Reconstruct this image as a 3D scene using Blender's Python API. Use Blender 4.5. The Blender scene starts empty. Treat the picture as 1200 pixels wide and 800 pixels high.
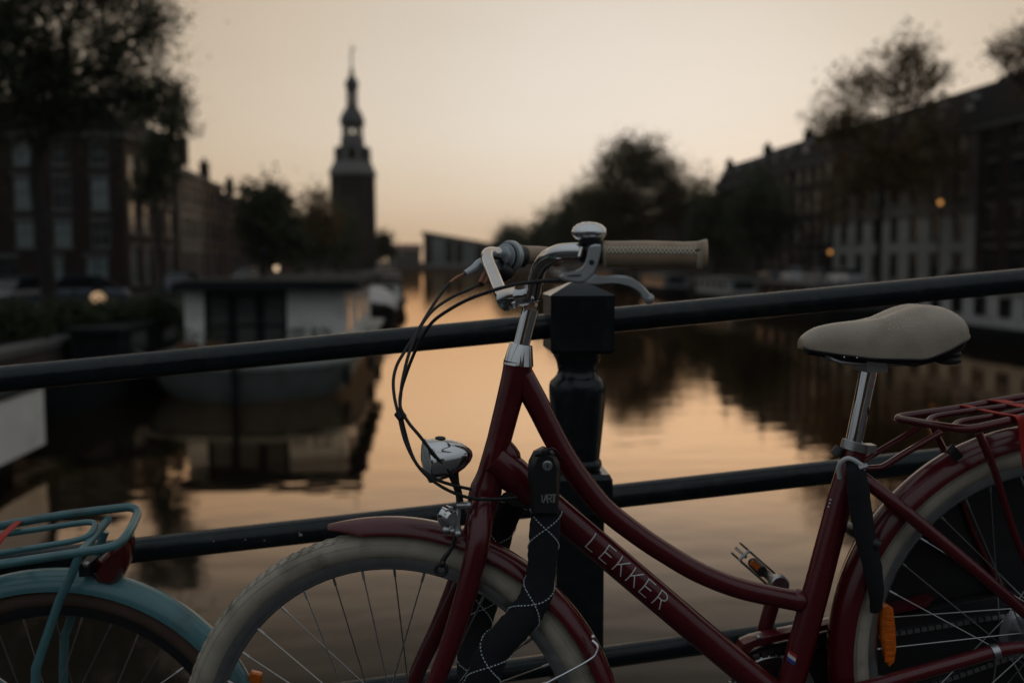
import bpy, math, random
import numpy as np
from mathutils import Vector, Matrix
R_ = random.Random(7)
scene = bpy.context.scene
COL = scene.collection

# ------------------------------------------------------------------ light and air
SKY_WEST = [(0.0, (0.74, 0.52, 0.345)), (0.05, (0.84, 0.70, 0.54)), (0.13, (0.875, 0.82, 0.745)), (0.27, (0.765, 0.69, 0.60)), (0.42, (0.46, 0.42, 0.375)), (1.0, (0.35, 0.375, 0.395))]
SKY_EAST = [(0.0, (0.11, 0.115, 0.122)), (0.2, (0.20, 0.215, 0.228)), (0.5, (0.285, 0.308, 0.327)), (1.0, (0.33, 0.355, 0.375))]
AUREOLE = [(0.0, (1, 1, 1)), (0.022, (0.90, 0.86, 0.80)), (0.06, (0.83, 0.755, 0.665)), (0.10, (0.75, 0.655, 0.54)), (0.25, (0.66, 0.58, 0.49)), (1.0, (0.80, 0.78, 0.76))]
HAZE = 0.00014
# ------------------------------------------------------------------ camera
H = 3.6                       # camera height above the canal water (z = 0)
FPX = 1167.0                  # focal length in photograph pixels (35 mm on 36 mm, 1200 px wide)
YAW, PITCH = math.radians(5.14), math.radians(4.65)
CAM = Vector((0, 0, H))
cf = Vector((math.sin(YAW), math.cos(YAW), 0)); CR = Vector((math.cos(YAW), -math.sin(YAW), 0))
CF = cf*math.cos(PITCH) - Vector((0, 0, math.sin(PITCH)))
CU = cf*math.sin(PITCH) + Vector((0, 0, math.cos(PITCH)))
cd = bpy.data.cameras.new('camera'); cam = bpy.data.objects.new('camera', cd); COL.objects.link(cam)
cam.location = CAM; cam.rotation_euler = (math.pi/2 - PITCH, 0, -YAW)
cd.lens = 35.0; cd.sensor_width = 36.0; cd.clip_start = 0.02; cd.clip_end = 6000
cd.dof.use_dof = True; cd.dof.focus_distance = 1.60; cd.dof.aperture_fstop = 2.5
scene.camera = cam
scene.view_settings.view_transform = 'Standard'
scene.view_settings.look = 'None'
scene.view_settings.exposure = 0.0
scene.view_settings.gamma = 1.0
scene.render.engine = 'CYCLES'
scene.cycles.use_denoising = True
scene.cycles.max_bounces = 8
scene.cycles.diffuse_bounces = 3
scene.cycles.glossy_bounces = 4
scene.cycles.transmission_bounces = 4
scene.cycles.volume_bounces = 1
scene.cycles.caustics_reflective = False
scene.cycles.caustics_refractive = False
scene.cycles.sample_clamp_indirect = 4.0

# ------------------------------------------------------------------ sky and sun
SUN_EL, SUN_AZ = math.radians(3.0), math.radians(20)     # azimuth east of +Y: the sun goes down behind the right-hand trees
world = bpy.data.worlds.new("World"); scene.world = world; world.use_nodes = True
wn, wl = world.node_tree.nodes, world.node_tree.links
bg = wn['Background']
def wnode(t, **kw):
    n = wn.new(t)
    for k, v in kw.items(): setattr(n, k, v)
    return n
sky = wnode('ShaderNodeTexSky', sky_type='NISHITA', sun_disc=False)
sky.sun_elevation = SUN_EL; sky.sun_rotation = SUN_AZ
sky.air_density = 1.0; sky.dust_density = 4.0; sky.ozone_density = 1.0
# evening haze veil: warm towards the sunset, fading to a cool grey dusk on the far side, deeper overhead
tc = wnode('ShaderNodeTexCoord')
nrm = wnode('ShaderNodeVectorMath', operation='NORMALIZE'); wl.new(tc.outputs['Generated'], nrm.inputs[0])
sep = wnode('ShaderNodeSeparateXYZ'); wl.new(nrm.outputs[0], sep.inputs[0])
dot = wnode('ShaderNodeVectorMath', operation='DOT_PRODUCT'); wl.new(nrm.outputs[0], dot.inputs[0])
dot.inputs[1].default_value = (math.sin(SUN_AZ*0.55), math.cos(SUN_AZ*0.55), 0.0)
def ramp(src, stops):
    r = wnode('ShaderNodeValToRGB'); r.color_ramp.interpolation = 'B_SPLINE' if len(stops) > 3 else 'EASE'
    while len(r.color_ramp.elements) < len(stops): r.color_ramp.elements.new(0.5)
    for e, (p, c) in zip(r.color_ramp.elements, stops): e.position = p; e.color = (*c, 1)
    wl.new(src, r.inputs[0]); return r
west = ramp(sep.outputs['Z'], SKY_WEST)
east = ramp(sep.outputs['Z'], SKY_EAST)
# aureole of the low sun in the haze: neutral and bright near it, warmer and dimmer away from it
GAZ, GEL = math.radians(12.5), math.radians(8)
gd_ = wnode('ShaderNodeVectorMath', operation='DOT_PRODUCT'); wl.new(nrm.outputs[0], gd_.inputs[0])
gd_.inputs[1].default_value = (math.sin(GAZ)*math.cos(GEL), math.cos(GAZ)*math.cos(GEL), math.sin(GEL))
om = wnode('ShaderNodeMath', operation='SUBTRACT'); om.inputs[0].default_value = 1.0; wl.new(gd_.outputs['Value'], om.inputs[1])
ar = ramp(om.outputs[0], AUREOLE)
aur = wnode('ShaderNodeVectorMath', operation='MULTIPLY'); wl.new(west.outputs[0], aur.inputs[0]); wl.new(ar.outputs[0], aur.inputs[1])
fac = wnode('ShaderNodeMapRange', interpolation_type='SMOOTHSTEP')
fac.inputs['From Min'].default_value = 0.32; fac.inputs['From Max'].default_value = 1.0
wl.new(dot.outputs['Value'], fac.inputs['Value'])
mixa = wnode('ShaderNodeMix', data_type='RGBA')
wl.new(fac.outputs[0], mixa.inputs['Factor']); wl.new(east.outputs[0], mixa.inputs['A']); wl.new(aur.outputs[0], mixa.inputs['B'])
# thin high cloud: very soft streaks in the veil
mp = wnode('ShaderNodeMapping'); mp.inputs['Scale'].default_value = (1.2, 1.2, 7.0); wl.new(nrm.outputs[0], mp.inputs[0])
ns = wnode('ShaderNodeTexNoise'); ns.inputs['Scale'].default_value = 1.6; ns.inputs['Detail'].default_value = 4; wl.new(mp.outputs[0], ns.inputs[0])
cm = wnode('ShaderNodeMapRange'); cm.inputs['To Min'].default_value = 0.94; cm.inputs['To Max'].default_value = 1.06; wl.new(ns.outputs[0], cm.inputs[0])
veil = wnode('ShaderNodeVectorMath', operation='SCALE'); wl.new(mixa.outputs['Result'], veil.inputs[0]); wl.new(cm.outputs[0], veil.inputs['Scale'])
# the physical sky is mixed with the veil (veil values are divided by the background strength)
SKY_STRENGTH = 0.10
v2 = wnode('ShaderNodeVectorMath', operation='SCALE'); wl.new(veil.outputs[0], v2.inputs[0]); v2.inputs['Scale'].default_value = 1.0/SKY_STRENGTH
mixb = wnode('ShaderNodeMix', data_type='RGBA'); mixb.inputs['Factor'].default_value = 0.97
wl.new(sky.outputs[0], mixb.inputs['A']); wl.new(v2.outputs[0], mixb.inputs['B'])
wl.new(mixb.outputs['Result'], bg.inputs['Color'])
bg.inputs['Strength'].default_value = SKY_STRENGTH
sd = bpy.data.lights.new('sun', 'SUN'); sd.energy = 0.25; sd.angle = math.radians(3.0); sd.color = (1.0, 0.62, 0.36)
so = bpy.data.objects.new('sun', sd); COL.objects.link(so)
so.rotation_euler = (math.pi/2 - SUN_EL, 0, math.pi - SUN_AZ)   # light travels from the sunset towards the camera
so.location = (60, 160, 60)

# ------------------------------------------------------------------ helpers
def D(px, py, d):             # point seen at photograph pixel (px, py), d metres along the view axis
    return CAM + d*(CF + CR*((px-600)/FPX) + CU*((400-py)/FPX))
def ray(px, py): return CF + CR*((px-600)/FPX) + CU*((400-py)/FPX)
def AY(px, py, Y):            # point at pixel on the plane y = Y
    r = ray(px, py); return CAM + r*(Y/r.y)
def AZ(px, py, z):            # point at pixel on a horizontal plane
    r = ray(px, py); return CAM + r*((z-H)/r.z)

class MB:
    def __init__(s): s.v = []; s.f = []; s.m = []
    def add(s, vs, fs, m=0):
        b = len(s.v); s.v += [Vector(p) for p in vs]; s.f += [[b+i for i in f] for f in fs]; s.m += [m]*len(fs)
        return s
    def box(s, c, size, ax=None, m=0):
        c = Vector(c); sx, sy, sz = [q/2 for q in size]
        X, Y, Z = ax if ax else (Vector((1,0,0)), Vector((0,1,0)), Vector((0,0,1)))
        vs = [c + X*a*sx + Y*b*sy + Z*d*sz for d in (-1,1) for b in (-1,1) for a in (-1,1)]
        return s.add(vs, [(0,2,3,1),(4,5,7,6),(0,1,5,4),(2,6,7,3),(0,4,6,2),(1,3,7,5)], m)
    def loft(s, rings, closed_u=True, closed_v=False, caps=True, m=0):
        n = len(rings[0]); vs = [p for r in rings for p in r]; fs = []
        k = len(rings); kk = k if closed_v else k-1
        for i in range(kk):
            for j in range(n if closed_u else n-1):
                a, b = i*n+j, i*n+(j+1) % n; i2 = (i+1) % k
                fs.append((a, b, i2*n+(j+1) % n, i2*n+j))
        if caps and closed_u and not closed_v:
            fs.append(tuple(range(n-1, -1, -1))); fs.append(tuple((k-1)*n+j for j in range(n)))
        return s.add(vs, fs, m)
    def tube(s, pts, r, n=12, m=0, flat=None, up=None, smooth=0, closed=False, caps=True):
        """swept tube; r = number or list; flat=(a,b) scales the section along (side, up)"""
        pts = [Vector(p) for p in pts]
        rs = list(r) if isinstance(r, (list, tuple)) else [r]*len(pts)
        if smooth: pts, rs = catmull(pts, rs, smooth, closed)
        rings = []; pu = None; N = len(pts)
        for i, p in enumerate(pts):
            if closed: t = pts[(i+1) % N] - pts[i-1]
            else: t = pts[min(i+1, N-1)] - pts[max(i-1, 0)]
            t.normalize()
            if up is not None: u = Vector(up)
            elif pu is None: u = Vector((0,0,1)) if abs(t.z) < 0.9 else Vector((0,1,0))
            else: u = pu
            u = (u - t*u.dot(t)).normalized(); pu = u; w = t.cross(u)
            fa, fb = flat if flat else (1, 1)
            rings.append([p + w*(math.cos(2*math.pi*j/n)*rs[i]*fa) + u*(math.sin(2*math.pi*j/n)*rs[i]*fb) for j in range(n)])
        return s.loft(rings, True, closed, caps, m)
    def lathe(s, prof, c, axis, n=24, m=0, ref=None, closed=False):
        c = Vector(c); a = Vector(axis).normalized()
        u = Vector(ref) if ref is not None else (Vector((0,0,1)) if abs(a.z) < 0.9 else Vector((1,0,0)))
        u = (u - a*u.dot(a)).normalized(); w = a.cross(u)
        rings = [[c + a*h + (u*math.cos(2*math.pi*j/n) + w*math.sin(2*math.pi*j/n))*max(r, 1e-5) for j in range(n)] for r, h in prof]
        return s.loft(rings, True, closed, not closed, m)
    def prism(s, poly, nrm, t, bev=0.0, m=0):
        """extrude a planar outline along nrm by t (centred), with a small bevel"""
        nrm = Vector(nrm).normalized(); poly = [Vector(p) for p in poly]
        c = sum(poly, Vector())/len(poly); k = len(poly)
        def inset(p): 
            d = c - p; return p + d.normalized()*min(bev, d.length*0.5)
        if bev > 0:
            rings = [[inset(p) - nrm*(t/2) for p in poly], [p - nrm*(t/2-bev) for p in poly], [p + nrm*(t/2-bev) for p in poly], [inset(p) + nrm*(t/2) for p in poly]]
        else: rings = [[p - nrm*(t/2) for p in poly], [p + nrm*(t/2) for p in poly]]
        return s.loft(rings, True, False, True, m)
    def sphere(s, c, r, n=12, k=8, sc=(1,1,1), m=0):
        c = Vector(c); rings = []
        for i in range(k+1):
            a = math.pi*i/k
            rings.append([c + Vector((math.sin(a)*math.cos(2*math.pi*j/n)*r*sc[0], math.sin(a)*math.sin(2*math.pi*j/n)*r*sc[1], -math.cos(a)*r*sc[2])) for j in range(n)])
        rings[0] = [p + Vector((1e-5*math.cos(j), 1e-5*math.sin(j), 0)) for j, p in enumerate(rings[0])]
        return s.loft(rings, True, False, True, m)

def catmull(pts, rs, k, closed=False):
    op, orr = [], []; N = len(pts)
    rng = range(N) if closed else range(N-1)
    g = (lambda i: i % N) if closed else (lambda i: max(0, min(N-1, i)))
    for i in rng:
        p0, p1, p2, p3 = pts[g(i-1)], pts[g(i)], pts[g(i+1)], pts[g(i+2)]
        for q in range(k):
            t = q/k
            op.append(0.5*((2*p1) + (p2-p0)*t + (2*p0-5*p1+4*p2-p3)*t*t + (3*p1-p0-3*p2+p3)*t**3))
            orr.append(rs[g(i)]*(1-t) + rs[g(i+1)]*t)
    if not closed: op.append(pts[-1]); orr.append(rs[-1])
    return op, orr

ORG = {}
def place(o, parent, org):
    COL.objects.link(o)
    if parent is not None:
        o.parent = parent; ORG[o.name] = ORG[parent.name]
    else:
        o.location = org; ORG[o.name] = Vector(org)
    return o
def mesh_of(name, mb, mats, org, sharp=35):
    me = bpy.data.meshes.new(name)
    me.from_pydata([tuple(p-org) for p in mb.v], [], mb.f)
    for mt in (mats if isinstance(mats, (list, tuple)) else [mats]): me.materials.append(mt)
    if any(mb.m): me.polygons.foreach_set('material_index', mb.m)
    if sharp:
        me.shade_smooth(); me.set_sharp_from_angle(angle=math.radians(sharp))
    me.update(); return me
def mk(name, mb, mats, parent=None, sharp=35, org=None):
    if parent is not None: org = ORG[parent.name]
    elif org is None:
        xs = [p.x for p in mb.v]; ys = [p.y for p in mb.v]; zs = [p.z for p in mb.v]
        org = Vector(((min(xs)+max(xs))/2, (min(ys)+max(ys))/2, min(zs)))
    o = bpy.data.objects.new(name, mesh_of(name, mb, mats, org, sharp))
    return place(o, parent, org)
def thing(name, label, cat, loc, group=None):
    o = bpy.data.objects.new(name, None); o.empty_display_size = 0.2
    place(o, None, Vector(loc)); return tag(o, label, cat, group)
def tag(o, label, cat, group=None):
    o['label'] = label; o['category'] = cat
    if group: o['group'] = group
    return o
def struct(name, mb, mats, sharp=0):
    o = mk(name, mb, mats, None, sharp); o['kind'] = 'structure'; return o

# ------------------------------------------------------------------ materials
def mat(name, col, rough=0.5, metal=0.0, var=0.0, vscale=20.0, bump=0.0, bscale=200.0, coat=0.0, emit=None, estr=0.0, rvar=0.0, spec=0.5, dirt=None, dscale=6.0, damt=0.0, stretch=None):
    m = bpy.data.materials.new(name); m.use_nodes = True
    n, l = m.node_tree.nodes, m.node_tree.links; b = n['Principled BSDF']
    b.inputs['Base Color'].default_value = (*col, 1); b.inputs['Roughness'].default_value = rough
    b.inputs['Metallic'].default_value = metal; b.inputs['Specular IOR Level'].default_value = spec
    if coat: b.inputs['Coat Weight'].default_value = coat; b.inputs['Coat Roughness'].default_value = 0.12
    if emit: b.inputs['Emission Color'].default_value = (*emit, 1); b.inputs['Emission Strength'].default_value = estr
    if not (var or bump or rvar or damt): return m
    t = n.new('ShaderNodeTexCoord'); src = t.outputs['Object']
    if stretch:
        mp = n.new('ShaderNodeMapping'); mp.inputs['Scale'].default_value = stretch; l.new(src, mp.inputs[0]); src = mp.outputs[0]
    if var or rvar:
        ns = n.new('ShaderNodeTexNoise'); ns.inputs['Scale'].default_value = vscale; ns.inputs['Detail'].default_value = 6; ns.inputs['Roughness'].default_value = 0.65
        l.new(src, ns.inputs['Vector'])
        mr = n.new('ShaderNodeMapRange'); mr.inputs['From Min'].default_value = 0.25; mr.inputs['From Max'].default_value = 0.75
        mr.inputs['To Min'].default_value = 1-var; mr.inputs['To Max'].default_value = 1+var; l.new(ns.outputs[0], mr.inputs[0])
        sc = n.new('ShaderNodeVectorMath'); sc.operation = 'SCALE'; sc.inputs[0].default_value = col; l.new(mr.outputs[0], sc.inputs['Scale'])
        cout = sc.outputs[0]
        if damt:
            dn = n.new('ShaderNodeTexNoise'); dn.inputs['Scale'].default_value = dscale; dn.inputs['Detail'].default_value = 8; l.new(src, dn.inputs['Vector'])
            dr = n.new('ShaderNodeMapRange'); dr.inputs['From Min'].default_value = 0.52; dr.inputs['From Max'].default_value = 0.7; dr.inputs['To Max'].default_value = damt; l.new(dn.outputs[0], dr.inputs[0])
            mx = n.new('ShaderNodeMix'); mx.data_type = 'RGBA'; l.new(dr.outputs[0], mx.inputs['Factor']); l.new(cout, mx.inputs['A']); mx.inputs['B'].default_value = (*dirt, 1)
            cout = mx.outputs['Result']
        l.new(cout, b.inputs['Base Color'])
        if rvar:
            rr = n.new('ShaderNodeMapRange'); rr.inputs['To Min'].default_value = max(0.02, rough-rvar); rr.inputs['To Max'].default_value = min(1, rough+rvar); l.new(ns.outputs[0], rr.inputs[0]); l.new(rr.outputs[0], b.inputs['Roughness'])
    if bump:
        bn = n.new('ShaderNodeTexNoise'); bn.inputs['Scale'].default_value = bscale; bn.inputs['Detail'].default_value = 5; l.new(src, bn.inputs['Vector'])
        bm = n.new('ShaderNodeBump'); bm.inputs['Strength'].default_value = 1.0; bm.inputs['Distance'].default_value = bump; l.new(bn.outputs[0], bm.inputs['Height']); l.new(bm.outputs[0], b.inputs['Normal'])
    return m
def brick_mat(name, c1, c2, mortar, scale=1.0, rough=0.85):
    m = bpy.data.materials.new(name); m.use_nodes = True
    n, l = m.node_tree.nodes, m.node_tree.links; b = n['Principled BSDF']; b.inputs['Roughness'].default_value = rough; b.inputs['Specular IOR Level'].default_value = 0.15
    t = n.new('ShaderNodeTexCoord'); sp = n.new('ShaderNodeSeparateXYZ'); l.new(t.outputs['Object'], sp.inputs[0])
    ad = n.new('ShaderNodeMath'); l.new(sp.outputs[0], ad.inputs[0]); l.new(sp.outputs[1], ad.inputs[1])
    cb = n.new('ShaderNodeCombineXYZ'); l.new(ad.outputs[0], cb.inputs[0]); l.new(sp.outputs[2], cb.inputs[1])
    br = n.new('ShaderNodeTexBrick'); br.inputs['Scale'].default_value = 4.0*scale; br.inputs['Mortar Size'].default_value = 0.012
    br.inputs['Color1'].default_value = (*c1, 1); br.inputs['Color2'].default_value = (*c2, 1); br.inputs['Mortar'].default_value = (*mortar, 1)
    l.new(cb.outputs[0], br.inputs['Vector'])
    ns = n.new('ShaderNodeTexNoise'); ns.inputs['Scale'].default_value = 0.6; ns.inputs['Detail'].default_value = 6; l.new(t.outputs['Object'], ns.inputs['Vector'])
    mr = n.new('ShaderNodeMapRange'); mr.inputs['To Min'].default_value = 0.65; mr.inputs['To Max'].default_value = 1.35; l.new(ns.outputs[0], mr.inputs[0])
    sc = n.new('ShaderNodeVectorMath'); sc.operation = 'SCALE'; l.new(br.outputs['Color'], sc.inputs[0]); l.new(mr.outputs[0], sc.inputs['Scale'])
    l.new(sc.outputs[0], b.inputs['Base Color'])
    return m
def leaf_mat(name, c1, c2, trans=0.35):
    m = bpy.data.materials.new(name); m.use_nodes = True
    n, l = m.node_tree.nodes, m.node_tree.links; out = n['Material Output']; b = n['Principled BSDF']; b.inputs['Roughness'].default_value = 0.6
    g = n.new('ShaderNodeNewGeometry'); mx = n.new('ShaderNodeMix'); mx.data_type = 'RGBA'
    mx.inputs['A'].default_value = (*c1, 1); mx.inputs['B'].default_value = (*c2, 1); l.new(g.outputs['Random Per Island'], mx.inputs['Factor'])
    l.new(mx.outputs['Result'], b.inputs['Base Color'])
    tr = n.new('ShaderNodeBsdfTranslucent'); l.new(mx.outputs['Result'], tr.inputs['Color'])
    ms = n.new('ShaderNodeMixShader'); ms.inputs[0].default_value = trans
    l.new(b.outputs[0], ms.inputs[1]); l.new(tr.outputs[0], ms.inputs[2]); l.new(ms.outputs[0], out.inputs['Surface'])
    return m
M = dict(
    red=mat('red_paint', (0.098, 0.0045, 0.009), 0.26, var=0.18, vscale=9, coat=0.4, bump=0.0002, bscale=60, rvar=0.08),
    teal=mat('teal_paint', (0.075, 0.205, 0.225), 0.36, var=0.15, vscale=12, coat=0.5, rvar=0.08, dirt=(0.05, 0.06, 0.055), dscale=14, damt=0.6),
    chrome=mat('chrome', (0.78, 0.79, 0.80), 0.06, 1.0, var=0.06, vscale=40, rvar=0.04),
    alu=mat('brushed_aluminium', (0.5, 0.51, 0.52), 0.34, 1.0, var=0.12, vscale=60, rvar=0.1),
    steel=mat('spoke_steel', (0.42, 0.42, 0.42), 0.3, 1.0),
    cream=mat('cream_tyre_rubber', (0.45, 0.41, 0.33), 0.75, var=0.16, vscale=26, bump=0.0006, bscale=240, dirt=(0.12, 0.10, 0.08), dscale=18, damt=0.55),
    tan=mat('brown_tyre_rubber', (0.115, 0.072, 0.05), 0.75, var=0.2, vscale=20, bump=0.0005),
    griptan=mat('tan_grip_leather', (0.40, 0.29, 0.195), 0.45, var=0.14, vscale=22, bump=0.0006, bscale=320, dirt=(0.2, 0.13, 0.08), dscale=20, damt=0.4),
    leather=mat('beige_leather', (0.40, 0.34, 0.265), 0.36, var=0.14, vscale=18, bump=0.0003, bscale=320, rvar=0.1, dirt=(0.22, 0.17, 0.12), dscale=14, damt=0.45),
    stitch=mat('leather_thread', (0.66, 0.58, 0.45), 0.7),
    seam=mat('leather_seam_shadow_brown', (0.14, 0.10, 0.07), 0.8),
    black=mat('black_plastic', (0.018, 0.018, 0.02), 0.38, var=0.2, vscale=30),
    rubber=mat('black_rubber', (0.014, 0.014, 0.015), 0.6),
    grey=mat('grey_alloy_paint', (0.50, 0.54, 0.56), 0.38, 0.45, var=0.08, vscale=40),
    sleeve=mat('black_woven_sleeve', (0.012, 0.012, 0.014), 0.9, var=0.25, vscale=80, bump=0.0012, bscale=420),
    thread=mat('white_reflective_thread', (0.62, 0.72, 0.76), 0.5),
    white=mat('white_decal', (0.72, 0.72, 0.68), 0.5),
    blue=mat('blue_decal', (0.02, 0.06, 0.32), 0.5), redd=mat('red_decal', (0.4, 0.02, 0.02), 0.5),
    strap=mat('red_elastic_strap', (0.42, 0.018, 0.012), 0.65, var=0.12, vscale=60),
    orange=mat('orange_reflector', (0.75, 0.16, 0.008), 0.16, spec=0.8, bump=0.002, bscale=150, var=0.2, vscale=60),
    redlens=mat('red_lamp_lens', (0.10, 0.005, 0.005), 0.15, spec=0.8),
    glass=mat('lamp_lens_glass', (0.5, 0.52, 0.52), 0.08, spec=0.9),
    rail=mat('dark_green_rail_paint', (0.009, 0.016, 0.019), 0.22, spec=0.4, var=0.3, vscale=14, bump=0.0009, bscale=70, rvar=0.08, dirt=(0.06, 0.055, 0.045), dscale=30, damt=0.25),
    chip=mat('pale_paint_chip', (0.5, 0.5, 0.48), 0.7),
    dew=mat('dew_drop', (0.55, 0.52, 0.48), 0.05, spec=1.0),
    whiteloop=mat('white_cable_loop', (0.6, 0.63, 0.64), 0.35),
    copper=mat('brown_cable_end', (0.30, 0.13, 0.07), 0.4, 0.4),
    quay=brick_mat('quay_brick', (0.10, 0.07, 0.06), (0.07, 0.055, 0.05), (0.12, 0.11, 0.10)),
    paving=brick_mat('street_clinker', (0.035, 0.028, 0.025), (0.026, 0.022, 0.021), (0.02, 0.02, 0.02)),
    asphalt=mat('asphalt', (0.05, 0.05, 0.05), 0.85, var=0.2, vscale=4, bump=0.004, bscale=80),
    stone=mat('grey_coping_stone', (0.11, 0.105, 0.1), 0.8, var=0.25, vscale=3),
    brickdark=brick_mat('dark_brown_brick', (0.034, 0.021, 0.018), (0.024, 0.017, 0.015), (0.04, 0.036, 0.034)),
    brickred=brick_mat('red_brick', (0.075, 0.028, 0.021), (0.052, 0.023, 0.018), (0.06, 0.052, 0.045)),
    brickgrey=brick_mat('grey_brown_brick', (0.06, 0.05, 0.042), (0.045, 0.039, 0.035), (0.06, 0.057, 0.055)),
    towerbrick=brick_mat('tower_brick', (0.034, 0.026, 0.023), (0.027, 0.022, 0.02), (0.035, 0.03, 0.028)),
    upperstone=mat('weathered_upper_plaster', (0.12, 0.11, 0.09), 0.85, var=0.2, vscale=0.9),
    plaster=mat('cream_plaster', (0.13, 0.11, 0.088), 0.85, var=0.14, vscale=1.2),
    palegrey=mat('pale_stone_plaster', (0.27, 0.265, 0.235), 0.85, var=0.14, vscale=0.9),
    glasshall=mat('hall_cladding', (0.22, 0.22, 0.215), 0.5, var=0.1),
    wfr=mat('white_window_paint', (0.15, 0.15, 0.14), 0.5),
    dfr=mat('dark_green_window_paint', (0.03, 0.04, 0.038), 0.5),
    pane=mat('dark_window_glass', (0.012, 0.014, 0.016), 0.1, spec=0.35),
    doorglass=mat('grey_door_glass', (0.06, 0.064, 0.066), 0.12, spec=0.5, var=0.2, vscale=2),
    lockgrey=mat('faded_grey_print', (0.30, 0.30, 0.29), 0.6),
    pane2=mat('curtained_window_glass', (0.15, 0.19, 0.18), 0.12, spec=0.8, var=0.3, vscale=1.5),  # pale greenish sky reflection put into the glass colour
    slate=mat('dark_roof_tiles', (0.022, 0.019, 0.019), 0.9, spec=0.2, var=0.25, vscale=3, bump=0.03, bscale=6),
    redtile=mat('red_roof_tiles', (0.13, 0.055, 0.04), 0.75, var=0.25, vscale=3),
    lead=mat('grey_lead', (0.07, 0.075, 0.075), 0.6, var=0.2, vscale=1.0),
    towerwhite=mat('weathered_white_tower_wood', (0.15, 0.145, 0.135), 0.7, var=0.2, vscale=0.8),
    gold=mat('gilded_vane', (0.55, 0.36, 0.1), 0.35, 0.9),
    bark=mat('dark_bark', (0.02, 0.016, 0.014), 0.9, var=0.3, vscale=5, bump=0.02, bscale=12, stretch=(1, 1, 0.25)),
    leafd=leaf_mat('dark_leaf', (0.030, 0.042, 0.018), (0.060, 0.072, 0.026)),
    leafw=leaf_mat('olive_spring_leaf', (0.09, 0.06, 0.02), (0.18, 0.11, 0.035), 0.6),
    leafm=leaf_mat('backlit_olive_leaf', (0.05, 0.052, 0.019), (0.11, 0.085, 0.028), 0.5),
    boatwhite=mat('white_boat_paint', (0.84, 0.83, 0.79), 0.5, var=0.12, vscale=1.5, dirt=(0.2, 0.2, 0.17), dscale=1.2, damt=0.4),
    hullteal=mat('pale_hull_paint', (0.20, 0.225, 0.22), 0.5, var=0.15, vscale=2, dirt=(0.12, 0.13, 0.11), dscale=1.5, damt=0.6),
    boatgrey=mat('weathered_grey_boat_paint', (0.36, 0.37, 0.36), 0.6, var=0.15, vscale=1.5, dirt=(0.12, 0.12, 0.1), dscale=1.2, damt=0.5),  # white boat paint dimmed in colour to weaken its reflection in the water
    boatdark=mat('dark_boat_paint', (0.013, 0.016, 0.018), 0.85, spec=0.12, var=0.2, vscale=3),
    tarp=mat('pale_boat_tarpaulin', (0.50, 0.47, 0.46), 0.6, var=0.1, vscale=4),
    wood=mat('varnished_boat_wood', (0.16, 0.07, 0.03), 0.4, var=0.2, vscale=6),
    carwhite=mat('white_car_paint', (0.55, 0.57, 0.58), 0.3, coat=0.6), carnavy=mat('navy_car_paint', (0.02, 0.035, 0.06), 0.3, coat=0.8),
    cargrey=mat('grey_car_paint', (0.2, 0.21, 0.22), 0.3, 0.3, coat=0.6),
    lampwarm=mat('warm_lamp_glow', (0.9, 0.6, 0.3), 0.4, emit=(1.0, 0.42, 0.10), estr=0.7),
    lamppale=mat('pale_lamp_glow', (0.9, 0.75, 0.55), 0.4, emit=(1.0, 0.72, 0.45), estr=0.9),
    lampglobe=mat('frosted_globe_glow', (0.9, 0.7, 0.5), 0.4, emit=(1.0, 0.60, 0.30), estr=0.40),  # glow of the added globe on the left quay
)
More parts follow.
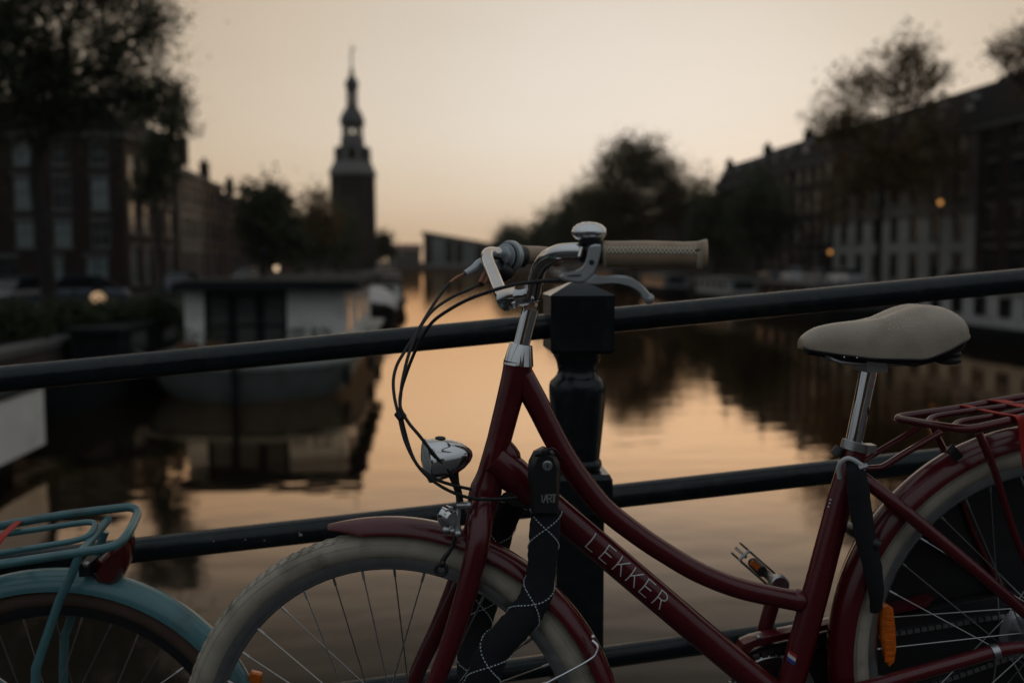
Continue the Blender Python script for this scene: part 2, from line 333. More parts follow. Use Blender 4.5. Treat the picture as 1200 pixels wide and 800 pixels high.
# ------------------------------------------------------------------ setting: water, banks, bridge
def water_mat():
    m = bpy.data.materials.new('canal_water'); m.use_nodes = True
    n, l = m.node_tree.nodes, m.node_tree.links; b = n['Principled BSDF']
    b.inputs['Base Color'].default_value = (0.018, 0.015, 0.011, 1); b.inputs['Roughness'].default_value = 0.6; b.inputs['Specular IOR Level'].default_value = 0.0
    t = n.new('ShaderNodeTexCoord')
    def noise(sc, det, stretch):
        mp = n.new('ShaderNodeMapping'); mp.inputs['Scale'].default_value = stretch; l.new(t.outputs['Object'], mp.inputs[0])
        q = n.new('ShaderNodeTexNoise'); q.inputs['Scale'].default_value = sc; q.inputs['Detail'].default_value = det; q.inputs['Roughness'].default_value = 0.5; l.new(mp.outputs[0], q.inputs[0]); return q
    a = noise(1.1, 2, (0.55, 1.0, 1)); c = noise(5.0, 3, (0.5, 1.0, 1))
    # patches where the breeze touches the water
    pt = noise(0.09, 3, (1, 0.7, 1)); pr = n.new('ShaderNodeMapRange'); pr.inputs['From Min'].default_value = 0.4; pr.inputs['From Max'].default_value = 0.65; pr.inputs['To Min'].default_value = 0.12; pr.inputs['To Max'].default_value = 0.6; l.new(pt.outputs[0], pr.inputs[0])
    mu = n.new('ShaderNodeMath'); mu.operation = 'MULTIPLY'; l.new(c.outputs[0], mu.inputs[0]); l.new(pr.outputs[0], mu.inputs[1])
    sm = n.new('ShaderNodeMath'); sm.operation = 'MULTIPLY_ADD'; l.new(mu.outputs[0], sm.inputs[0]); sm.inputs[1].default_value = 0.22; l.new(a.outputs[0], sm.inputs[2])
    bm = n.new('ShaderNodeBump'); bm.inputs['Strength'].default_value = 1.0; bm.inputs['Distance'].default_value = 0.0105
    l.new(sm.outputs[0], bm.inputs['Height']); l.new(bm.outputs[0], b.inputs['Normal'])
    # mirror layer: Fresnel reflection, strengthened, with the orange evening tint put into its colour
    gl = n.new('ShaderNodeBsdfGlossy'); gl.inputs['Color'].default_value = (1.0, 0.80, 0.62, 1); gl.inputs['Roughness'].default_value = 0.03; l.new(bm.outputs[0], gl.inputs['Normal'])
    fr = n.new('ShaderNodeFresnel'); fr.inputs['IOR'].default_value = 1.33; l.new(bm.outputs[0], fr.inputs['Normal'])
    fm = n.new('ShaderNodeMapRange'); fm.inputs['From Min'].default_value = 0.06; fm.inputs['From Max'].default_value = 0.38; fm.inputs['To Min'].default_value = 0.02; fm.inputs['To Max'].default_value = 0.88; fm.interpolation_type = 'SMOOTHSTEP'; l.new(fr.outputs[0], fm.inputs[0])
    tr = n.new('ShaderNodeMapRange'); tr.inputs['From Min'].default_value = 0.11; tr.inputs['From Max'].default_value = 0.28; l.new(fr.outputs[0], tr.inputs[0])
    tm = n.new('ShaderNodeMix'); tm.data_type = 'RGBA'; tm.inputs['A'].default_value = (0.86, 0.84, 0.84, 1); tm.inputs['B'].default_value = (1.0, 0.705, 0.47, 1); l.new(tr.outputs[0], tm.inputs['Factor']); l.new(tm.outputs['Result'], gl.inputs['Color'])
    ms = n.new('ShaderNodeMixShader'); l.new(fm.outputs[0], ms.inputs[0]); l.new(b.outputs[0], ms.inputs[1]); l.new(gl.outputs[0], ms.inputs[2]); l.new(ms.outputs[0], n['Material Output'].inputs['Surface'])
    return m
EXT = 1400
mb = MB().add([(-EXT, -EXT, 0), (EXT, -EXT, 0), (EXT, EXT, 0), (-EXT, EXT, 0)], [(0, 1, 2, 3)])
struct('water', mb, water_mat())
XL, XR, ZS, YE = -9.5, 30.0, 1.5, 345.0          # quay lines, street level, end of the straight canal
def bank(x0, x1, y0, y1):
    return MB().add([(x0, y0, ZS), (x1, y0, ZS), (x1, y1, ZS), (x0, y1, ZS)], [(0, 1, 2, 3)])
struct('street', bank(-EXT+5, XL-0.5, -EXT+5, YE), M['paving'])
struct('street', bank(XR+0.5, EXT-5, -EXT+5, YE), M['paving'])
struct('ground', bank(-EXT+5, EXT-5, YE, EXT-5), M['paving'])
def quay(x, s):      # brick quay wall with a stone coping, one length of bank
    w = MB().box((x+s*0.25, YE/2-20, 0.4), (0.5, YE+40, 2.0)); struct('quay_wall', w, M['quay'])
    c = MB()
    y = -40.0
    while y < YE:
        c.box((x+s*0.22, y+0.99, 1.46), (0.6, 1.96, 0.18)); y += 2.0
    q = struct('quay_coping', c, M['stone'])
quay(XL, -1); quay(XR, 1)
struct('quay_wall', MB().box(((XL+XR)/2, YE+0.25, 0.4), (XR-XL, 0.5, 2.0)), M['quay'])

# bike plane: through the two hub positions of the red bicycle
PF, PR = D(461, 876, 1.60), D(1220, 752, 1.69)
BX = (PR-PF); BX.z = 0; BX.normalize()            # horizontal, towards the rear wheel (to the right)
BN = Vector((BX.y, -BX.x, 0))                      # towards the camera
WR = 0.351
zf, zr = PF.z-WR, PR.z-WR
SL = (zr-zf)/((PR-PF).dot(BX))                     # slope of the bridge along the bicycle
BT = (BX + Vector((0, 0, SL))).normalized()        # along the ground
BU = BN.cross(BT); BU = BU if BU.z > 0 else -BU    # square to the ground in the bike plane
def deck_z(x):
    z = zf + (x-PF.x)*SL/BX.x
    top = zf + (3.2-PF.x)*SL/BX.x
    if x > 2.2:
        t = (x-2.2)
        z = zf + (2.2-PF.x)*SL/BX.x + (SL/BX.x)*t - 0.0062*t*t
    return max(z, 1.5 + 0.004)
# arched bridge deck (slope under the camera, hump to the right), with a raised kerb strip along the railing
xs = [-16 + i*0.5 for i in range(int((46)/0.5)+1)]
mb = MB()
rings = [[Vector((x, 2.08, deck_z(x))), Vector((x, -8.5, deck_z(x))), Vector((x, -8.5, deck_z(x)-0.7)), Vector((x, 2.08, deck_z(x)-0.7))] for x in xs]
mb.loft(rings, True, False, True); struct('bridge_deck', mb, M['asphalt'])
mb = MB(); rings = [[Vector((x, 2.09, deck_z(x)+0.012)), Vector((x, 1.86, deck_z(x)+0.012)), Vector((x, 1.86, deck_z(x)-0.02)), Vector((x, 2.09, deck_z(x)-0.02))] for x in xs]
mb.loft(rings, True, False, True); struct('bridge_edge_stone', mb, M['stone'])
for xa in (-9.2, 4.0, 17.0, 29.4):
    struct('bridge_pier', MB().box((xa, -3.0, 0.4), (1.2, 10.0, 2.0)), M['quay'])

# ------------------------------------------------------------------ railing
RY = 1.97
rt = [AY(0, 443.5, RY), AY(1200, 328.5, RY)]
def rail_at(p, q, X): t = (X-p.x)/(q.x-p.x); return p + (q-p)*t
lines = [(AY(0, 444.0, RY), AY(1200, 328.5, RY), 0.0252), (AY(180, 642, RY), AY(950, 555.5, RY), 0.0245), (AY(590, 786, RY), AY(760, 762.5, RY), 0.0225)]
XP0, SP = AY(677, 400, RY).x, 2.25
posts_x = [XP0 + SP*k for k in (-3, -2, -1, 0, 1, 2)]
pb = rail_at(lines[0][0], lines[0][1], XP0)
railing = thing('bridge_railing', 'dark green painted iron bridge railing with turned posts and round rails behind the red bicycle', 'railing', (XP0, RY, deck_z(XP0)))
for k, (p, q, r) in enumerate(lines):
    a, b = rail_at(p, q, posts_x[0]), rail_at(p, q, posts_x[-1]+0.6)
    n_ = 40
    o = mk('rail', MB().tube([a + (b-a)*(i/n_) for i in range(n_+1)], r, 20), M['rail'], railing)
    if k == 1:
        ch = MB()
        for (cx, cy) in ((253, 630), (290, 628), (312, 629), (352, 620), (354, 622.5)):
            c = AY(cx, cy, RY); w = (CAM-c).normalized()
            ax = rail_at(p, q, c.x)
            dv = c-ax; dv.y = -math.sqrt(max(1e-6, r*r - min(r*r*0.9, dv.z*dv.z))); 
            ch.sphere(Vector((c.x, ax.y+dv.y, c.z)), 0.0013 if cx != 354 else 0.0035, 8, 5, (1, 0.3, 0.8))
        mk('paint_chips', ch, M['chip'], o)['kind'] = 'stuff'
def make_post(X, proto=None):
    top = rail_at(*lines[0][:2], X); sc = 1.97*1.0
    zt = top.z
    f = FPX/ (AY(677, 381, RY)-CAM).dot(CF)
    def zz(py): return zt + (381-py)/f          # photograph rows around the one post in view
    def ww(px): return px/f
    c = Vector((X, RY, 0)); up = Vector((0, 0, 1))
    head = MB(); hw = ww(36.5)
    def sq(h, z): return [Vector((X+a*h, RY+b*h, z)) for a, b in ((-1,-1),(1,-1),(1,1),(-1,1))]
    head.loft([sq(hw*0.92, zz(414)), sq(hw, zz(410)), sq(hw, zz(353)), sq(hw*1.015, zz(351)), sq(hw*1.015, zz(347.5)), sq(hw*0.97, zz(346)), sq(hw*0.03, zz(329))], True, False, True)
    ps = mk('post', head, M['rail'], railing, 20)
    b = MB(); prof = [(28, 414), (28.5, 419), (26, 423), (24.5, 428), (23, 436), (24.5, 441), (27, 444), (32, 449), (33.5, 454), (33.5, 462), (33, 470), (30, 505), (27.5, 530), (26.5, 541), (28.5, 543.5), (29.5, 548), (28, 552), (26, 554)]
    b.lathe([(ww(r), zz(y)-zz(414)) for r, y in prof], c + up*zz(414), up, 36)
    mk('baluster', b, M['rail'], ps, 40)
    z0 = deck_z(X)
    b = MB(); b.loft([sq(ww(33), zz(554)), sq(ww(36), zz(560)), sq(ww(36.5), zz(600)), sq(ww(31), zz(606)), sq(ww(28), zz(612)), sq(ww(28), z0+0.14), sq(ww(40), z0+0.10), sq(ww(40), z0)], True, False, True)
    mk('post_foot', b, M['rail'], ps, 20)
for X in posts_x: make_post(X)
# ------------------------------------------------------------------ bicycles
def plane_pt(o, n):
    def f(px, py, off=0.0):
        r = ray(px, py); return CAM + r*((o + n*off - CAM).dot(n)/r.dot(n))
    return f
BP = plane_pt(PF, BN)
def rotv(v, ax, a): return Matrix.Rotation(a, 3, ax) @ v

def wheel(parent, c, n, R, m_tyre, hub_r=0.018, hub_w=0.05, reflectors=(), tread=True, tyre_w=0.0225, e_up=None, drum=False, rim_m='alu'):
    """c centre, n axle direction (towards the camera)"""
    n = n.normalized(); up = (e_up or Vector((0, 0, 1))); up = (up - n*up.dot(n)).normalized(); e1 = up.cross(n)
    if e1.dot(BX) < 0: e1 = -e1
    P = lambda r, a, h=0.0: c + e1*(r*math.cos(a)) + up*(r*math.sin(a)) + n*h
    w = mk('wheel', MB().lathe([(0.004, -hub_w-0.012), (0.006, -hub_w-0.01), (0.006, hub_w+0.01), (0.004, hub_w+0.012)], c, n, 10), M['steel'], parent)
    prof = []; rm = R - tyre_w
    for k in range(19):
        a = math.pi*2*k/18
        if k == 18: break
        prof.append((rm + tyre_w*math.cos(a), tyre_w*0.98*math.sin(a)))
    t = MB().lathe(prof, c, n, 128, closed=True)
    mk('tyre', t, m_tyre, w, 60)
    if tread:      # raised chevron blocks and shoulder ribs
        tb = MB(); N = 104
        def S(a, ph, lift=0.0011):      # point on the tyre surface; ph = angle from the crown
            return P(rm + (tyre_w+lift)*math.cos(ph), a, (tyre_w+lift)*0.98*math.sin(ph))
        for k in range(N):
            a0 = 2*math.pi*k/N; da = 2*math.pi/N
            for sg in (-1, 1):
                zig = [(0.0, 0.12), (0.42, 0.30), (0.10, 0.52), (0.55, 0.74)]
                for q in range(3):
                    (u0, p0), (u1, p1) = zig[q], zig[q+1]
                    wd = 0.13*da
                    A = [S(a0+u0*da, sg*p0, -0.0004), S(a0+u0*da+wd, sg*p0, -0.0004), S(a0+u1*da+wd, sg*p1, -0.0004), S(a0+u1*da, sg*p1, -0.0004)]
                    B = [S(a0+u0*da, sg*p0), S(a0+u0*da+wd, sg*p0), S(a0+u1*da+wd, sg*p1), S(a0+u1*da, sg*p1)]
                    tb.add(A+B, [(4,5,6,7), (0,1,5,4), (1,2,6,5), (2,3,7,6), (3,0,4,7)])
        for sg in (-1, 1):
            for ph in (0.80, 1.32):
                tb.tube([S(2*math.pi*k/120, sg*ph, 0.0001) for k in range(120)], 0.00055, 5, closed=True)
        mk('tread', tb, m_tyre, w, 30)['kind'] = 'stuff'
    rr = R - 2*tyre_w
    rim = MB().lathe([(rr+0.006, -0.0125), (rr+0.007, 0.0125), (rr-0.006, 0.0125), (rr-0.015, 0.006), (rr-0.017, 0), (rr-0.015, -0.006), (rr-0.006, -0.0125)], c, n, 96, closed=True)
    mk('rim', rim, M[rim_m], w, 40)
    hb = MB().lathe([(0.010, -hub_w), (hub_r+0.012, -hub_w+0.008), (hub_r+0.012, -hub_w+0.012), (hub_r, -hub_w+0.017), (hub_r*0.9, 0), (hub_r, hub_w-0.017), (hub_r+0.012, hub_w-0.012), (hub_r+0.012, hub_w-0.008), (0.010, hub_w)], c, n, 28)
    mk('hub', hb, M['alu'], w, 40)
    if drum:
        d = MB().lathe([(0.012, hub_w-0.01), (0.046, hub_w-0.006), (0.052, hub_w+0.004), (0.05, hub_w+0.018), (0.04, hub_w+0.026), (0.02, hub_w+0.03)], c, n, 32)
        for k in range(16):
            a = 2*math.pi*k/16; d.box(P(0.054, a, hub_w+0.004), (0.006, 0.006, 0.012), (e1*math.cos(a)+up*math.sin(a), (up*math.cos(a)-e1*math.sin(a)), n))
        mk('brake_drum', d, M['alu'], w, 40)
    sp0 = None; N = 36
    for k in range(N):
        a = 2*math.pi*(k+0.3)/N; side = 1 if k % 2 else -1; tw = (1 if (k//2) % 2 else -1)*1.15
        hub = P(hub_r+0.010, a+tw, side*(hub_w-0.010)); ri = P(rr-0.014, a, side*0.003)
        s = MB().tube([hub, ri], 0.00115, 6); nb = ri + (hub-ri).normalized()*0.016
        s.tube([ri, nb], 0.0022, 6)
        mk('spoke', s, M['steel'], w)
    for (a, r0, r1, wd) in reflectors:
        rb = MB(); m_ = P((r0+r1)/2, a); 
        rdir = (P(1, a)-P(0, a)).normalized(); td = n.cross(rdir)
        for s_ in (1, -1):
            poly = [P(r0, a)+td*0, ]
        L = (r1-r0)/2
        def pt(u, v): return m_ + rdir*(u*wd) + td*(v*L)
        rb.prism([pt(-.1, -1), pt(.35, -0.97), pt(.5, -.7), pt(.55, 0), pt(.5, .7), pt(.35, .97), pt(-.1, 1), pt(-.4, .8), pt(-.5, 0), pt(-.4, -.8)], n, 0.012, 0.003)
        for q in range(-4, 5): rb.box(pt(0, q*0.19)+n*0.006, (wd*0.8, L*0.13, 0.002), (rdir, td, n))
        mk('reflector', rb, M['orange'], w, 20)
    return w, P

def fender(parent, P, R, a0, a1, half, m, depth=0.026, lip=0.0025, tip=None):
    mb = MB(); rings = []; N = 72
    K = 9
    for i in range(N+1):
        a = a0 + (a1-a0)*i/N
        taper = 1.0
        if tip:
            d = min(i, N)/N if tip > 0 else (N-i)/N
            taper = min(1.0, 0.35 + d*9)
        outer, inner = [], []
        for k in range(-K, K+1):
            t = k/K*1.62
            outer.append(P(R - depth*taper*(1-math.cos(t)) if abs(t) < 1.57 else R-depth*taper, a, half*taper*math.sin(max(-1.5708, min(1.5708, t)))))
            inner.append(P(R - 0.0022 - depth*taper*(1-math.cos(t))*0.97 if abs(t) < 1.57 else R-depth*taper-0.0004, a, (half*taper-0.002)*math.sin(max(-1.5708, min(1.5708, t)))))
        rings.append(outer + inner[::-1])
    mb.loft(rings, True, False, True)
    # a rolled crease along the crown
    return mk('fender', mb, m, parent, 40)

HUBF = BP(461, 876, 0.0)
red = thing('bicycle', 'dark red step-through bicycle with cream tyres and beige saddle leaning by the bridge railing', 'bicycle', (PF+PR)/2*1.0 - Vector((0, 0, ((PF+PR)/2).z - (zf+zr)/2)))
STEER = math.radians(11)
ht_top, ht_bot = BP(607.5, 426), BP(566, 592)
sax = (ht_top-ht_bot).normalized()
NF = rotv(BN, sax, STEER)
if NF.dot(BX) > 0: NF = rotv(BN, sax, -STEER)       # the wheel is turned so that its front edge comes towards the camera
wf, PWF = wheel(red, HUBF, NF, WR, M['cream'], e_up=BU)
wr_, PWR = wheel(red, PR, BN, WR, M['cream'], hub_r=0.034, hub_w=0.058, drum=True, e_up=BU)
# orange reflector in the rear spokes, front left of the hub
rc = BP(1041, 743, 0.012); rd = BU.cross(BN)
rb = MB(); 
def rp(px, py): return BP(px, py, 0.012)
rb.prism([rp(1033, 708), rp(1038, 706), rp(1045, 711), rp(1048.5, 735), rp(1049, 760), rp(1046, 775), rp(1041, 780), rp(1036, 770), rp(1032, 745), rp(1031.5, 722)], BN, 0.014, 0.003)
for q in range(9): rb.box(rp(1040, 715+q*7)+BN*0.0072, (0.016 if q % 3 else 0.012, 0.002, 0.006), (BX, BN, Vector((0, 0, 1))))
mk('reflector', rb, M['orange'], wr_, 20)

# ---- frame
fr = mk('frame', MB().tube([BP(607.5, 424), BP(604.5, 440), BP(596, 472), BP(585, 515), BP(575, 555), BP(570, 572), BP(567.5, 584), BP(566, 592)], [0.0235, 0.0225, 0.0205, 0.0195, 0.0215, 0.0255, 0.0265, 0.025], 28, smooth=5), M['red'], red)
tt = [(611, 440), (620, 456), (632, 478), (648, 510), (665, 540), (684, 567), (710, 597), (747, 626), (780, 648), (820, 671), (870, 690), (938, 704.5)]
mk('top_tube', MB().tube([BP(*p) for p in tt], [0.020, 0.0195, 0.019, 0.0185, 0.0185, 0.0180, 0.0175, 0.0172, 0.017, 0.0168, 0.0168, 0.0168], 24, smooth=6), M['red'], fr)
dt0, dt1 = BP(583, 541), BP(918, 826)
mk('top_tube_lug', MB().sphere(BP(935, 703), 0.0185, 16, 10), M['red'], fr)
DL0, DL1 = BP(655, 601), BP(918, 824)
dtube = mk('down_tube', MB().tube([BP(578, 537), BP(600, 555), BP(622, 573)] + [DL0.lerp(DL1, t) for t in (0, .25, .5, .75, 1)], [0.028, 0.029, 0.0262, 0.0240, 0.0238, 0.0238, 0.0238, 0.0238], 28, smooth=5), M['red'], fr)
# weld beads / gusset where the down tube meets the head tube
mk('head_gusset', MB().tube([BP(590, 520), BP(597, 534), BP(601, 552)], [0.012, 0.018, 0.014], 14, smooth=4), M['red'], fr)
st_b, st_t = BP(918, 832), BP(1003.5, 522)
mk('seat_tube', MB().tube([st_b, BP(957, 690), BP(985, 583), st_t], [0.0225, 0.0215, 0.0205, 0.0195], 24), M['red'], fr)
mk('bottom_bracket', MB().lathe([(0.02, -0.037), (0.026, -0.036), (0.026, 0.036), (0.02, 0.037)], BP(918, 832), BN, 24), M['red'], fr)
ax_r = PR
for sg in (1, -1):
    o = 0.066*sg
    mk('seat_stay', MB().tube([BP(1006, 556, 0.016*sg), BP(1020, 567, 0.03*sg), BP(1064, 602, 0.052*sg), BP(1139, 664, o), BP(1195, 712, o), ax_r+BN*o+BU*0.012], [0.0115, 0.0115, 0.0115, 0.0105, 0.0095, 0.009], 14, smooth=4), M['red'], fr)
    mk('chain_stay', MB().tube([BP(922, 832, 0.02*sg), BP(965, 819, 0.036*sg), BP(1019, 805, 0.052*sg), BP(1110, 779, 0.064*sg), BP(1195, 758, o), ax_r+BN*o-BU*0.006], [0.0135, 0.0135, 0.0125, 0.0115, 0.0105, 0.0095], 14, smooth=4), M['red'], fr)
mk('stay_clip', MB().tube([BP(1161, 764.5, 0.066), BP(1169, 762.3, 0.066)], 0.0128, 16), M['alu'], fr)
# small flag sticker low on the seat tube
fd = (st_t-st_b).normalized()
def ts(px, py, rr=0.0222):                     # a point on the camera side of the seat tube
    p = BP(px, py); a = st_b + fd*(p-st_b).dot(fd); off = (p-a); s = off.length if off.dot(BX) > 0 else -off.length
    s = max(-rr*0.95, min(rr*0.95, s)); xd = (BX-fd*BX.dot(fd)).normalized()
    return a + xd*s + BN*math.sqrt(rr*rr-s*s)
for nm, (c0, c1), mm in (('sticker_stripe', ((917.5, 759.5), (928, 765.5)), 'white'), ('sticker_stripe', ((916.5, 763.8), (927, 769.8)), 'blue'), ('sticker_stripe', ((918.5, 756), (929, 762)), 'redd')):
    d = MB(); 
    g = [[ts(c0[0]+(c1[0]-c0[0])*u/6 - v*1.1/1.0, c0[1]+(c1[1]-c0[1])*u/6 + v*4.2, 0.02268) for u in range(7)] for v in (0, 1)]
    d.loft(g, False, False, False); mk(nm, d, M[mm], fr)
for q in range(3):
    p = ts(969.5-q*0.9, 584+q*4.2, 0.0212); mk('cable_stop', MB().sphere(p, 0.0026, 8, 6), M['alu'], fr)

# ---- lettering along the down tube
def letters(text, o, ud, vd, nd, rad, size, adv, mt, name, parent, sw=0.0011):
    G = {'L': [[(0, 1), (0, 0), (.5, 0)]], 'E': [[(.55, 1), (0, 1), (0, 0), (.55, 0)], [(0, .52), (.5, .52)]], 'K': [[(0, 1), (0, 0)], [(.62, 1), (.02, .42)], [(.2, .58), (.66, 0)]],
         'R': [[(0, 0), (0, 1), (.32, 1), (.5, .9), (.55, .76), (.5, .6), (.32, .52), (.02, .52)], [(.28, .52), (.6, 0)]], 'A': [[(0, 0), (.3, 1), (.6, 0)], [(.12, .38), (.48, .38)]], 'T': [[(.3, 0), (.3, 1)], [(0, 1), (.6, 1)]]}
    mb = MB(); vd = (vd - nd*vd.dot(nd)).normalized()
    def srf(s, t):                              # s along the tube, t round it
        a = t/rad; return o + ud*s + vd*(rad*math.sin(a)) + nd*(rad*math.cos(a))
    for i, ch in enumerate(text):
        for pl in G[ch]:
            for (x0, y0), (x1, y1) in zip(pl, pl[1:]):
                d = Vector((x1-x0, y1-y0)); L = d.length; d /= L; w = Vector((-d.y, d.x))*(sw/size/2)
                x0_, y0_, x1_, y1_ = x0-d.x*sw/size/2, y0-d.y*sw/size/2, x1+d.x*sw/size/2, y1+d.y*sw/size/2
                k = 8; rows = []
                for q in range(k+1):
                    x, y = x0_+(x1_-x0_)*q/k, y0_+(y1_-y0_)*q/k
                    rows.append([srf(i*adv + (x+w.x)*size, (y+w.y-.5)*size), srf(i*adv + (x-w.x)*size, (y-w.y-.5)*size)])
                mb.loft(rows, False, False, False)
    return mk(name, mb, mt, parent)
ddir = (DL1-DL0).normalized(); vdir = BN.cross(ddir); vdir = vdir if vdir.z > 0 else -vdir
lo = BP(690.5, 631.5); lo = DL0 + ddir*(lo-DL0).dot(ddir)
letters('LEKKER', lo - ddir*0.004, ddir, vdir, (BN*1.0 + vdir*0.10).normalized(), 0.0246, 0.0275, 0.0288, M['white'], 'lettering', dtube, 0.0019)

# ---- fork
cr0 = BP(566, 591)
fk = mk('fork', MB().tube([ht_bot + sax*0.012, ht_bot - sax*0.012, ht_bot - sax*0.03], [0.0245, 0.0235, 0.02], 24), M['red'], red)
def wf_pt(px, py, off): return plane_pt(HUBF, NF)(px, py, off)
mk('fork_blade', MB().tube([wf_pt(566, 588, 0.012), wf_pt(563, 612, 0.032), wf_pt(559.5, 640, 0.046), wf_pt(548.5, 687, 0.052), wf_pt(529, 750, 0.055), wf_pt(500, 820, 0.057), HUBF+NF*0.058], [0.019, 0.0195, 0.0185, 0.0172, 0.0155, 0.0135, 0.011], 18, smooth=5), M['red'], fk)
mk('fork_blade', MB().tube([wf_pt(562, 596, -0.012), wf_pt(556, 622, -0.040), wf_pt(547, 650, -0.052), wf_pt(536, 682, -0.055), wf_pt(514, 735, -0.057), wf_pt(488, 790, -0.058), HUBF-NF*0.058], [0.018, 0.018, 0.0172, 0.0165, 0.015, 0.0132, 0.011], 18, smooth=5), M['red'], fk)
A = math.radians
ff = fender(red, PWF, 0.3745, A(99.5), A(-24), 0.0315, M['red'], 0.024, tip=1)
fr_ = fender(red, PWR, 0.3745, A(193), A(-28), 0.0325, M['red'], 0.030)
# wire stays of the front fender (bend at the fender, run to the hub)
stf = MB()
for sg in (1, -1):
    e = wf_pt(694, 750, 0.036*sg)
    stf.tube([e, wf_pt(700, 756, 0.04*sg), wf_pt(699, 764, 0.042*sg), wf_pt(690, 773, 0.044*sg), wf_pt(642, 799, 0.05*sg), HUBF+NF*0.062*sg], [0.0021]*6, 8, smooth=5)
stf.sphere(wf_pt(695, 746, 0.034), 0.004, 10, 6)
mk('fender_stay', stf, M['chrome'], ff)
stf = MB()
for sg in (1, -1):
    stf.tube([PWR(0.345, A(38), 0.036*sg), PWR(0.2, A(30), 0.055*sg), PR+BN*0.068*sg], [0.0026]*3, 8, smooth=4)
    stf.tube([PWR(0.345, A(2), 0.036*sg), PR+BN*0.068*sg], 0.0026, 8)
mk('fender_stay', stf, M['chrome'], fr_)

# ---- headset, stem, handlebar
mk('headset_cone', MB().tube([BP(607.4, 427.5), BP(607.6, 425.5), BP(609.2, 413), BP(611, 403)], [0.0242, 0.0238, 0.0208, 0.0178], 28), M['chrome'], red, 25)
stem = mk('stem', MB().tube([BP(610.5, 406), BP(616, 384), BP(621.5, 362)], [0.0132, 0.0130, 0.0135], 24), M['chrome'], red)
mk('stem_extension', MB().prism([BP(613, 366), BP(614, 350), BP(606, 339), BP(611, 333), BP(624, 337), BP(631, 352.5), BP(629.5, 358), BP(626, 368)], BN, 0.026, 0.006), M['chrome'], stem, 30)
mk('bar_clamp', MB().tube([BP(592, 352, -0.022), BP(605, 346, 0.0), BP(613, 345, 0.024)], 0.0175, 24), M['chrome'], stem)
mk('clamp_bolt', MB().tube([BP(600, 358, 0.012), BP(600.5, 361.5, 0.012)], 0.006, 12), M['chrome'], stem)
hb = MB()
near = [(607, 346, 0.0), (617, 347, 0.03), (625, 344, 0.058), (627.5, 332, 0.09), (632, 316, 0.13), (640, 304, 0.168), (652, 297, 0.198), (668, 294.5, 0.218), (690, 294.8, 0.232), (708, 296, 0.240), (822, 298, 0.262)]
far = [(607, 346, 0.0), (596, 348.5, -0.03), (588, 345, -0.055), (583, 334, -0.09), (577, 318, -0.14), (571.5, 304, -0.185), (572.5, 297.5, -0.212), (580, 297, -0.232), (592, 298, -0.252), (612, 298.5, -0.285), (648, 300, -0.345)]
hb.tube([BP(*p) for p in near], 0.0115, 20, smooth=6); hb.tube([BP(*p) for p in far], 0.0115, 20, smooth=6)
bar = mk('handlebar', hb, M['chrome'], red, 60)
# near grip: beige leather with cross-stitching
g0, g1 = BP(706, 297.3, 0.2400), BP(828, 298.5, 0.2630); gd = (g1-g0).normalized(); GL = (g1-g0).length
def grip(g0, gd, GL, detail):
    prof = [(0.0125, -0.0005), (0.0165, 0), (0.0175, 0.003), (0.0172, 0.006), (0.0170, GL*0.12), (0.0178, GL*0.3), (0.0180, GL*0.45), (0.0176, GL*0.6), (0.0170, GL*0.78), (0.0176, GL*0.90), (0.0196, GL*0.965), (0.0206, GL*0.985), (0.0202, GL), (0.012, GL+0.001), (0.001, GL+0.001)]
    g = mk('grip', MB().lathe([(r, h) for r, h in prof], g0, gd, 36), M['griptan'], red, 50)
    if detail:
        st = MB(); upg = (Vector((0, 0, 1)) - gd*gd.z).normalized(); sd_ = gd.cross(upg); sd_ = sd_ if sd_.dot(BN) > 0 else -sd_
        def rad(h):
            for (r0, h0), (r1, h1) in zip(prof[1:], prof[2:]):
                if h0 <= h <= h1 and h1 > h0: return r0+(r1-r0)*(h-h0)/(h1-h0)
            return 0.017
        def sf(h, a, l=0.0003): return g0 + gd*h + (sd_*math.cos(a)+upg*math.sin(a))*(rad(h)+l)
        K = 22; a_lo, a_hi = 0.08, 0.50
        sm_ = MB(); sm_.loft([[sf(GL*(0.015+0.87*k/60), a_lo-0.10+0.64*j/8*0.84, 0.00012) for j in range(9)] for k in range(61)], False, False, False); mk('seam', sm_, M['seam'], g)
        for k in range(K):
            h0, h1 = GL*(0.02+0.86*k/K), GL*(0.02+0.86*(k+1)/K); hm = (h0+h1)/2
            st.tube([sf(h0, a_lo), sf(hm, (a_lo+a_hi)/2, 0.0007), sf(h1, a_hi)], 0.0011, 6); st.tube([sf(h0, a_hi), sf(hm, (a_lo+a_hi)/2, 0.0010), sf(h1, a_lo)], 0.0011, 6)
        st.tube([sf(GL*(0.02+0.86*k/40), a_hi+0.05, 0.0001) for k in range(41)], 0.0005, 5); st.tube([sf(GL*(0.02+0.86*k/40), a_lo-0.05, 0.0001) for k in range(41)], 0.0005, 5)
        mk('stitching', st, M['stitch'], g)['kind'] = 'stuff'
        e = MB(); K = 16
        for k in range(K):
            a0, a1 = -1.4+2.6*k/K, -1.4+2.6*(k+0.5)/K; a2 = -1.4+2.6*(k+1)/K
            e.tube([sf(GL*0.90, a0), sf(GL*0.955, a1), sf(GL*0.90, a2)], 0.0007, 5)
            e.tube([sf(GL*0.004+0.001, a0), sf(GL*0.035, a1), sf(GL*0.004+0.001, a2)], 0.0006, 5)
        mk('end_stitching', e, M['stitch'], g)['kind'] = 'stuff'
        mk('seam_notch', MB().sphere(sf(GL*0.915, 0.32, -0.0006), 0.003, 10, 6, (1.3, 0.6, 0.7)), M['rubber'], g)
    return g
grip(g0, gd, GL, True)
fg0, fg1 = BP(613, 298.6, -0.287), BP(652, 300.5, -0.352); grip(fg0, (fg1-fg0).normalized(), (fg1-fg0).length, False)
